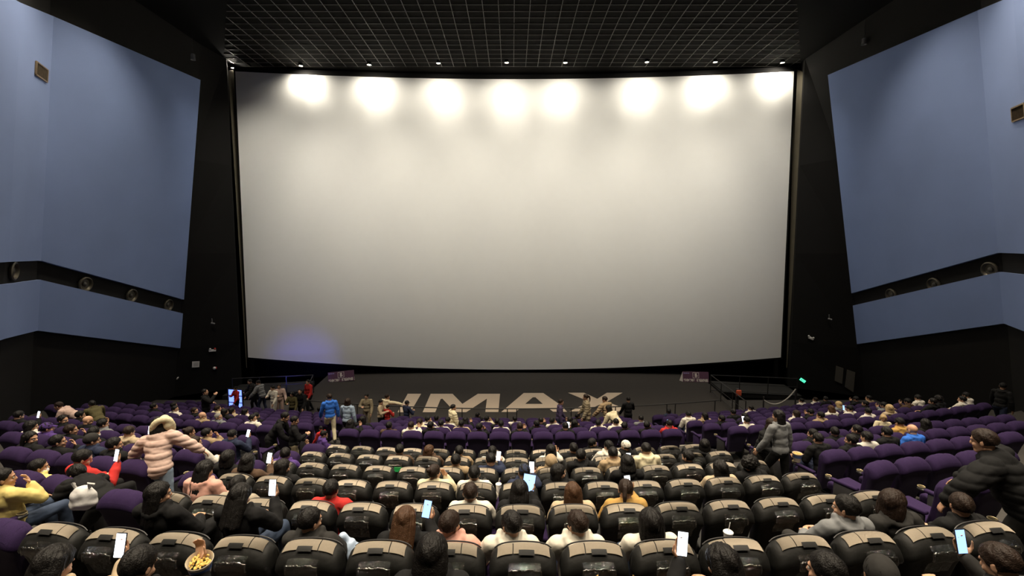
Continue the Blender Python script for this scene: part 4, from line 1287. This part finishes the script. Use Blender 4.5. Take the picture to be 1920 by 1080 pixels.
# air grilles on the upper panels
for s, px, py, w_, h_, nm in ((-1, 77, 135, 1.05, .42, 'left'), (1, 1911, 211, .9, .42, 'right')):
    M = wall_frame(px, py, s, .15)
    r = obj('air_grille', None, None, label='rusty brown slotted air grille high on the %s blue panel' % nm, category='grille'); r.matrix_world = M
    bm = bmesh.new()
    for a, b, c, d in ((0, h_ / 2, w_, .05), (0, -h_ / 2, w_, .05), (-w_ / 2, 0, .05, h_), (w_ / 2, 0, .05, h_)): box(bm, (a, .02, b), (c, .05, d), None, .006, 1)
    obj('grille_frame', mesh_from('grille_frame', bm, mat('grille_bronze', (.22, .16, .09), .5, .3, noise=.4, nscale=20)), r)
    bm = bmesh.new(); box(bm, (0, 0, 0), (w_, .012, h_)); n_ = 16
    for i in range(n_): box(bm, (-w_ / 2 + w_ * (i + .5) / n_, .016, 0), (.012, .03, h_ * .95), Euler((0, 0, .5)))
    obj('grille_slats', mesh_from('grille_slats', bm, mat('grille_dark', (.085, .065, .04), .5, .3, noise=.5, nscale=12)), r)
# hanging spot fittings
for px, py, zz, nm in ((362, 107, 9.9, 'left'), (1620, 78, 10.2, 'right')):
    p = on_z(px, py, CAMZ + zz - .35)
    r = obj('hanging_projector_lamp', None, None, p, label='small pale can light hanging from the black ceiling at the %s' % nm, category='light fitting')
    bm = bmesh.new(); tube(bm, [(0, 0, .12), (0, 0, CZ - .05 - p.z)], .012, 6); obj('rod', mesh_from('rod', bm, M_rail), r)
    bm = bmesh.new(); tube(bm, [(-.10, 0, .12), (-.10, 0, -.02)], .012, 6); tube(bm, [(.10, 0, .12), (.10, 0, -.02)], .012, 6); tube(bm, [(-.10, 0, .12), (.10, 0, .12)], .012, 6); obj('yoke', mesh_from('yoke', bm, M_grey), r)
    bm = bmesh.new(); lathe(bm, [(0, .16), (.07, .15), (.085, 0), (.10, -.12), (.11, -.14), (.09, -.13), (.07, -.05), (0, -.05)], 18); obj('lamp_head', mesh_from('lamp_head', bm, mat('pale_metal', (.30, .30, .28), .4, .3)), r)
# small devices on the walls
def device(px, py, s, kind, label, cat_):
    M = wall_frame(px, py, s, .02); r = obj(kind, None, None, label=label, category=cat_); r.matrix_world = M; return r
r = device(367, 683, -1, 'notice_board', 'small square white notice on the black wall left of the screen', 'sign')
bm = bmesh.new(); box(bm, (0, .02, 0), (.34, .02, .34), None, .004, 1); obj('board', mesh_from('board', bm, M_white), r)
bm = bmesh.new()
for i in range(4): box(bm, (0, .032, .09 - .06 * i), (.22 - .03 * (i % 2), .004, .018))
obj('lettering_lines', mesh_from('lettering_lines', bm, M_grey), r)
r = device(398, 657, -1, 'emergency_light', 'white twin-head emergency light with red cap on the left wall', 'emergency light')
bm = bmesh.new(); box(bm, (0, .05, 0), (.34, .09, .12), None, .02, 2); obj('casing', mesh_from('casing', bm, M_white), r)
for sx in (-.11, .12):
    bm = bmesh.new(); ico(bm, (sx, .07, .10), .055); obj('lamp_head', mesh_from('lamp_head', bm, M_white if sx < 0 else M_red), r)
r = device(402, 690, -1, 'alarm_bell', 'tiny red and white alarm on the left wall below the emergency light', 'alarm')
bm = bmesh.new(); ico(bm, (0, .04, 0), .085); obj('bell', mesh_from('bell', bm, M_white), r)
bm = bmesh.new(); box(bm, (.07, .03, 0), (.08, .06, .12), None, .01, 1); obj('housing', mesh_from('housing', bm, M_red), r)
r = device(333, 709, -1, 'wall_sensor', 'tiny white sensor low on the black left wall', 'sensor')
bm = bmesh.new(); ico(bm, (0, .03, 0), (.04, .04, .09), Euler((0, .5, 0))); obj('sensor_body', mesh_from('sensor_body', bm, M_white), r)
r = device(1521, 634, 1, 'emergency_light', 'white twin-head emergency light on the black wall right of the screen', 'emergency light')
bm = bmesh.new(); box(bm, (0, .05, 0), (.28, .09, .13), Euler((0, .5, 0)), .02, 2); obj('casing', mesh_from('casing', bm, M_white), r)
for sx in (-.11, .11):
    bm = bmesh.new(); ico(bm, (sx, .07, .08 - sx * .4), .055); obj('lamp_head', mesh_from('lamp_head', bm, M_white), r)
for px, py, s, nm in ((397, 605, -1, 'left'), (1555, 597, 1, 'right')):
    r = device(px, py, s, 'security_camera', 'small grey camera on a bracket on the dark %s wall' % nm, 'camera')
    bm = bmesh.new(); tube(bm, [(0, .0, .22), (0, .12, .22), (0, .12, .05)], .018, 6); obj('bracket', mesh_from('bracket', bm, M_grey), r)
    bm = bmesh.new(); tube(bm, [(-.05, .10, .0), (.13, .16, -.05)], .05, 10); obj('camera_body', mesh_from('camera_body', bm, M_grey), r)
r = device(1505, 713, 1, 'exit_sign', 'small glowing green exit sign low on the wall right of the screen', 'exit sign')
bm = bmesh.new(); box(bm, (0, .03, 0), (.30, .05, .15), Euler((0, .6, 0)), .008, 1); obj('sign_case', mesh_from('sign_case', bm, mat('exit_green', (.05, .6, .35), .4, emit=(.08, .8, .45), estr=1.6)), r)
bm = bmesh.new(); box(bm, (-.05, .058, .03), (.05, .004, .06), Euler((0, .6, 0))); box(bm, (.05, .058, -.03), (.06, .004, .03), Euler((0, .6, 0))); obj('pictogram', mesh_from('pictogram', bm, M_white), r)
# two pale wall boards on the right
for i, (poly, nm) in enumerate(((((1567.5, 685.5), (1581.5, 690.5), (1579, 719.5), (1565, 713.5)), 'left one nearer the screen'), (((1588, 693), (1603.5, 698), (1600, 735), (1584, 725)), 'right one lower down'))):
    P4 = [on_wall(a, b, 1, .01) for a, b in poly]
    o0 = P4[0][0]; bm = bmesh.new(); slab(bm, [q[0] - o0 for q in P4], P4[0][1] * .05)
    obj('blank_board', mesh_from('wall_board', bm, mat('grey_board', (.085, .078, .065), .8, noise=.1, nscale=6), False), None, o0, label='blank grey-brown board on the black right wall, %s' % nm, category='board')

# ---- stage corner signs
M_sign = mat('sign_plum', (.13, .055, .095), .5, noise=.15, nscale=4); M_signtx = mat('sign_white', (.80, .72, .64), .6); M_signbl = mat('sign_blue', (.45, .42, .75), .6)
def warning_sign(loc, rz, roll, nm, side):
    r = obj('warning_sign', None, None, loc, rz, label='plum warning board with white characters leaning at the %s stage corner' % nm, category='sign')
    r.rotation_euler = (R(-14), R(roll), rz)
    bm = bmesh.new(); box(bm, (0, 0, .30), (1.50, .04, .62), None, .008, 1); obj('board', mesh_from('board', bm, M_sign), r)
    bm = bmesh.new()
    if side: slab(bm, [V(-.75, .02, 0), V(-.75, .02, .60), V(-.90, .35, -.04)], (.02, 0, 0))
    slab(bm, [V(.70, .02, .02), V(.70, .02, .55), V(.70, .30, -.04)], (.02, 0, 0)); obj('prop_leg', mesh_from('prop_leg', bm, M_signtx, False), r)
    bm = bmesh.new(); Y = -.026
    for a, b, c, d in ((0, .555, .36, .022), (0, .245, .36, .022), (-.17, .40, .022, .32), (.17, .40, .022, .32)): box(bm, (a, Y, b), (c, .008, d))
    obj('icon_frame', mesh_from('icon_frame', bm, M_signtx), r)
    # raised open hand icon
    bm = bmesh.new(); ico(bm, (0, Y, .36), (.075, .006, .08), None, 2)
    for k, a in enumerate((-.5, -.17, .15, .45)): tube(bm, [(math.sin(a) * .04, Y, .38), (math.sin(a) * .13, Y, .38 + math.cos(a) * .135)], .018, 6)
    tube(bm, [(.04, Y, .33), (.11, Y, .37)], .018, 6)
    obj('hand_icon', mesh_from('hand_icon', bm, M_signtx), r)
    def text(body, x, z, size, m, nme):
        c = bpy.data.curves.new(nme, 'FONT'); c.body = body; c.size = size; c.extrude = .003; c.offset = 0.010 if size > .1 else 0.002; c.align_x = 'LEFT'; c.space_character = 1.0
        c.materials.append(m); t = bpy.data.objects.new('tmp', c); COL.objects.link(t)
        dg = bpy.context.evaluated_depsgraph_get(); dg.update(); me = bpy.data.meshes.new_from_object(t.evaluated_get(dg)); bpy.data.objects.remove(t)
        if not me.materials: me.materials.append(m)
        o = obj(nme, me, r, (x, Y, z)); o.rotation_euler = (R(90), 0, 0); return o
    text('\u8bf7\u52ff\u89e6\u78b0', -.72, .045, .165, M_signtx, 'lettering'); text('\u94f6\u5e55\u8d35\u91cd', .03, .045, .165, M_signtx, 'lettering')
    bm = bmesh.new()
    for k in range(5): box(bm, (-.68 + .068 * k, Y, .515), (.048, .008, .045 - .01 * (k % 2)))
    obj('logo_line', mesh_from('logo_line', bm, M_signbl), r)
pL = on_z(640, 715.5, STZ); pR = on_z(1305, 716.5, STZ)
warning_sign(pL, R(8), -4, 'left', 0); warning_sign(pR, R(-4), 0, 'right', 1)

M_deck = mat('deck_paint', (.012, .0115, .0105), .8, noise=.2, nscale=5)
# ---- side landings, ramp rails, rope barrier
for s, nm in ((-1, 'left'), (1, 'right')):
    bm = bmesh.new(); slab(bm, [Vector((s * 11.7, 24.6, 0.0)), Vector((s * 15.6, 23.9, 0.0)), Vector((s * 15.9, 26.0, 0.0)), Vector((s * 11.9, 26.8, 0.0))], (0, 0, -.25)); structure('trim_%d' % TRIM_N, bm, M_deck); TRIM_N += 1
    bm = bmesh.new(); slab(bm, [Vector((s * 10.5, 19.5, -0.9)), Vector((s * 18.5, 19.5, -0.9)), Vector((s * 18.5, 29.2, -0.9)), Vector((s * 10.5, 29.2, -0.9))], (0, 0, -.1)); structure('trim_%d' % TRIM_N, bm, M_black); TRIM_N += 1
    r = obj('landing_railing', None, None, (s * 10.9, 24.4, 0), label='black tube railing along the %s side landing and stage edge' % nm, category='railing')
    A = V(0, 0, 1.0); xo = 4.3 if s > 0 else 4.0
    B = V(s * xo, -.7, 1.0); Cc = V(-s * .35, -4.4, 1.0) if s > 0 else V(-s * .8, -2.6, 1.0)
    for h, nme in ((1.0, 'top_rail'), (.55, 'middle_rail'), (.15, 'bottom_rail')):
        bm = bmesh.new(); dz = V(0, 0, h - 1.0); tube(bm, [B + dz, A + dz, Cc + dz], .026 if h == 1 else .014, 6); obj(nme, mesh_from(nme, bm, M_rail), r)
    bm = bmesh.new(); tube(bm, [(0, 0, 0), (0, 0, 1.0)], .022, 6); mp = mesh_from('post', bm, M_rail)
    for t in (0, .33, .66, 1.0):
        q = B.lerp(A, t); obj('post', mp, r, (q.x, q.y, 0)); q = Cc.lerp(A, t)
        if t < 1: obj('post', mp, r, (q.x, q.y, 0))
# right rail in front of the side block, with fold of pale rope
r = obj('rope_barrier', None, None, on_z(1440, 770, 0.0), label='pale rope hanging in a curve between two black posts at the right of the stage', category='rope barrier')
zb = 1.25; q0 = on_z(1432, 745, zb); q1 = on_z(1492, 735, zb + .35); o0 = r.location.copy()
bm = bmesh.new(); pts = []
for i in range(17):
    t = i / 16; p = q0.lerp(q1, t) - o0; p.z -= .45 * (1 - (2 * t - .85) ** 2) * .9; pts.append(p)
tube(bm, pts, .03, 6); obj('rope', mesh_from('rope', bm, mat('pale_rope', (.30, .29, .26), .7, noise=.5, nscale=9)), r)
for q in (q0, q1):
    bm = bmesh.new(); p = q - o0; tube(bm, [p + V(0, 0, .03), V(p.x, p.y, -.9)], .03, 8); obj('post', mesh_from('post', bm, M_rail), r)
r = obj('stage_marker_post', None, None, on_z(1381, 775, 0), label='black post with a red lamp box by the right end of the stage railing', category='post')
bm = bmesh.new(); box(bm, (0, 0, .6), (.12, .12, 1.2), None, .01, 1); obj('post', mesh_from('post', bm, M_rail), r)
bm = bmesh.new(); box(bm, (.02, -.09, 1.02), (.26, .08, .30), None, .05, 3); obj('red_box', mesh_from('red_box', bm, mat('red_orange', (.60, .10, .04), .5)), r)

# ---- blue glowing display stand on the left landing, lighting the screen corner
bp = on_z(431, 770, 0.0)
bp = Vector((-13.35, 21.45, 0.0))
r = obj('display_stand', None, None, bp, R(-12), label='glowing blue display stand behind the child in red, left landing', category='display')
bm = bmesh.new()
for a, b, c, d in ((0, 1.02, .86, .05), (0, .0, .86, .05), (-.41, .5, .05, 1.05), (.41, .5, .05, 1.05), (0, .36, .8, .03), (0, .70, .8, .03)): box(bm, (a, -.03, b + .1), (c, .05, d), None, .006, 1)
obj('display_frame', mesh_from('display_frame', bm, M_rail), r)
bm = bmesh.new(); box(bm, (0, 0, .6), (.80, .03, 1.0)); obj('display_panel', mesh_from('display_panel', bm, mat('display_blue', (.2, .3, .9), .4, emit=(.16, .26, 1.0), estr=2.2), False), r)
spot('display_lamp', bp + V(1.6, 1.3, .9), screen_pt(-.80, .0), 260, 60, 1.0, (.16, .16, 1.0), .15)
bm = bmesh.new(); lathe(bm, [(0, 0), (.14, 0), (.15, .1), (.10, .6), (.12, .8), (0, .8)], 16)
obj('effect_lamp', mesh_from('effect_lamp', bm, M_can), None, bp + V(1.6, 1.3, 0), label='black floor lamp casting blue light on the lower left screen corner', category='stage lamp')

# ---- outer aisle steps by the left wall
for k in (5, 6, 7, 8, 9):
    z = rows[k][1]; x0, x1 = -15.1, -16.9
    bm = bmesh.new()
    for x in (0,):
        yy = row_front(k) + sag(k, 15.5) - .1
        slab(bm, [Vector((x0, yy - .06, z)), Vector((x1, yy + .25, z)), Vector((x1, yy + .32, z)), Vector((x0, yy + .01, z))], (0, 0, .012))
    structure('trim_%d' % TRIM_N, bm, M_nosing); TRIM_N += 1

# ---- popcorn bucket, bags, drinks
def popcorn(loc, label, sc=1.0, rot=(0, 0, 0)):
    r = obj('popcorn_bucket', None, None, loc, label=label, category='popcorn'); r.scale = (sc,) * 3; r.rotation_euler = rot
    bm = bmesh.new(); lathe(bm, [(0, 0), (.055, 0), (.085, .16), (.089, .165), (.086, .17), (.082, .16), (.054, .005), (0, .005)], 24); obj('cup', mesh_from('cup', bm, mat('paper_cup', (.75, .66, .52), .6)), r)
    bm = bmesh.new(); rr = random.Random(5)
    for i in range(70):
        a = rr.uniform(0, 2 * PI); q = math.sqrt(rr.random()) * .066
        c = V(math.cos(a) * q, math.sin(a) * q, .145 + rr.uniform(-.004, .016)); 
        for j in range(2): ico(bm, c + V(rr.uniform(-.006, .006), rr.uniform(-.006, .006), rr.uniform(-.004, .006)), rr.uniform(.006, .009), None, 1)
    obj('popcorn', mesh_from('popcorn', bm, mat('popcorn_yellow', (.72, .50, .14), .8, noise=.4, nscale=40)), r, kind='stuff')
    bm = bmesh.new(); lathe(bm, [(.0715, .085), (.081, .135)], 24); obj('blue_band', mesh_from('blue_band', bm, mat('cup_blue', (.08, .15, .4), .6)), r)
def seatM(k, b, i): loc, rz, _ = SEATS[(k, b, i)]; return Matrix.Translation(loc) @ Matrix.Rotation(rz, 4, 'Z')
popcorn(seatM(-1, 'c', 4) @ V(.06, .615, .815), 'paper popcorn bucket held up at the bottom left of the picture', .92, (R(14), R(8), 0))
popcorn(seatM(4, 'c', 15) @ V(-.26, .56, .61), 'popcorn bucket on the armrest left of the bobbed hair, fifth taupe row', 1.0)
popcorn(seatM(3, 'r', 0) @ V(-.27, .55, .61), 'popcorn bucket on the aisle armrest of the right block', 1.0)
def bag(name, loc, s, m, label, cat_='bag', knot=False, straps=None):
    r = obj(name, None, None, loc, label=label, category=cat_)
    bm = bmesh.new(); rr = random.Random(2)
    ico(bm, (0, 0, s[2] * .48), (s[0] * .5, s[1] * .5, s[2] * .5), None, 3); ico(bm, (0, 0, s[2] * .3), (s[0] * .54, s[1] * .54, s[2] * .32), None, 3)
    if knot: chain(bm, [V(0, 0, s[2] * .85), V(-.02, 0, s[2] * 1.05), V(-.07, 0, s[2] * 1.22)], [.05, .025, .045])
    me = skin_remesh(bm, 'bag_body', .012, 2)
    import mathutils
    NV = [v.vector.copy() for v in me.vertex_normals]
    for v in me.vertices: v.co += NV[v.index] * (mathutils.noise.noise(v.co * 14) * .012)
    o = obj('bag_body', me, r); setm(o, m)
    if straps:
        bm = bmesh.new()
        for sx in (-1, 1): tube(bm, [(sx * s[0] * .30, 0, s[2] * .9), (sx * s[0] * .33, -.02, s[2] * 1.12), (sx * s[0] * .42, .02, s[2] * 1.0)], .016, 6)
        obj('strap', mesh_from('strap', bm, straps), r)
    return r
bag('plastic_bag', seatM(0, 'c', 5) @ V(.16, .40, .62), (.19, .16, .19), mat('blue_white_plastic', (.42, .52, .70), .25, noise=.5, nscale=9, coat=.6), 'knotted pale blue plastic bag on the armrest beside the person in dark grey', knot=True)
bag('canvas_backpack', seatM(-1, 'c', 9) @ V(-.02, .42, .47), (.36, .22, .50), mat('tan_canvas', (.50, .36, .14), .85, noise=.2, nscale=12, bump=.4, bscale=40), 'tan canvas backpack standing on a seat at the bottom edge', straps=mat('tan_strap', (.45, .30, .10), .8))
bag('white_bag', Vector((-4.70, 4.78, rows[1][1] + 1.02)), (.26, .18, .27), mat('white_fabric', (.55, .54, .53), .8, noise=.15, nscale=6, bump=.5, bscale=12), 'white bag held out beside the bending person in the left aisle', straps=mat('white_strap', (.5, .49, .47), .8))
def drink(loc, label):
    r = obj('drink_cup', None, None, loc, label=label, category='drink')
    bm = bmesh.new(); lathe(bm, [(0, 0), (.030, 0), (.042, .15), (.0, .15)], 18); obj('cup', mesh_from('cup', bm, mat('cup_white', (.7, .68, .66), .4)), r)
    bm = bmesh.new(); lathe(bm, [(.046, .15), (.046, .158), (.03, .17), (0, .17)], 18); obj('lid', mesh_from('lid', bm, M_white), r)
    bm = bmesh.new(); tube(bm, [(0, 0, .16), (.015, 0, .25)], .004, 6); obj('straw', mesh_from('straw', bm, M_white), r)
drink(seatM(2, 'c', 8) @ V(-.29, .585, .60), 'white lidded drink cup on an armrest in the middle of the third taupe row')
drink(seatM(0, 'c', 12) @ V(-.29, .585, .60), 'white lidded drink cup on an armrest right of the bobbed hair, nearest row')
# green lit card on one seat back
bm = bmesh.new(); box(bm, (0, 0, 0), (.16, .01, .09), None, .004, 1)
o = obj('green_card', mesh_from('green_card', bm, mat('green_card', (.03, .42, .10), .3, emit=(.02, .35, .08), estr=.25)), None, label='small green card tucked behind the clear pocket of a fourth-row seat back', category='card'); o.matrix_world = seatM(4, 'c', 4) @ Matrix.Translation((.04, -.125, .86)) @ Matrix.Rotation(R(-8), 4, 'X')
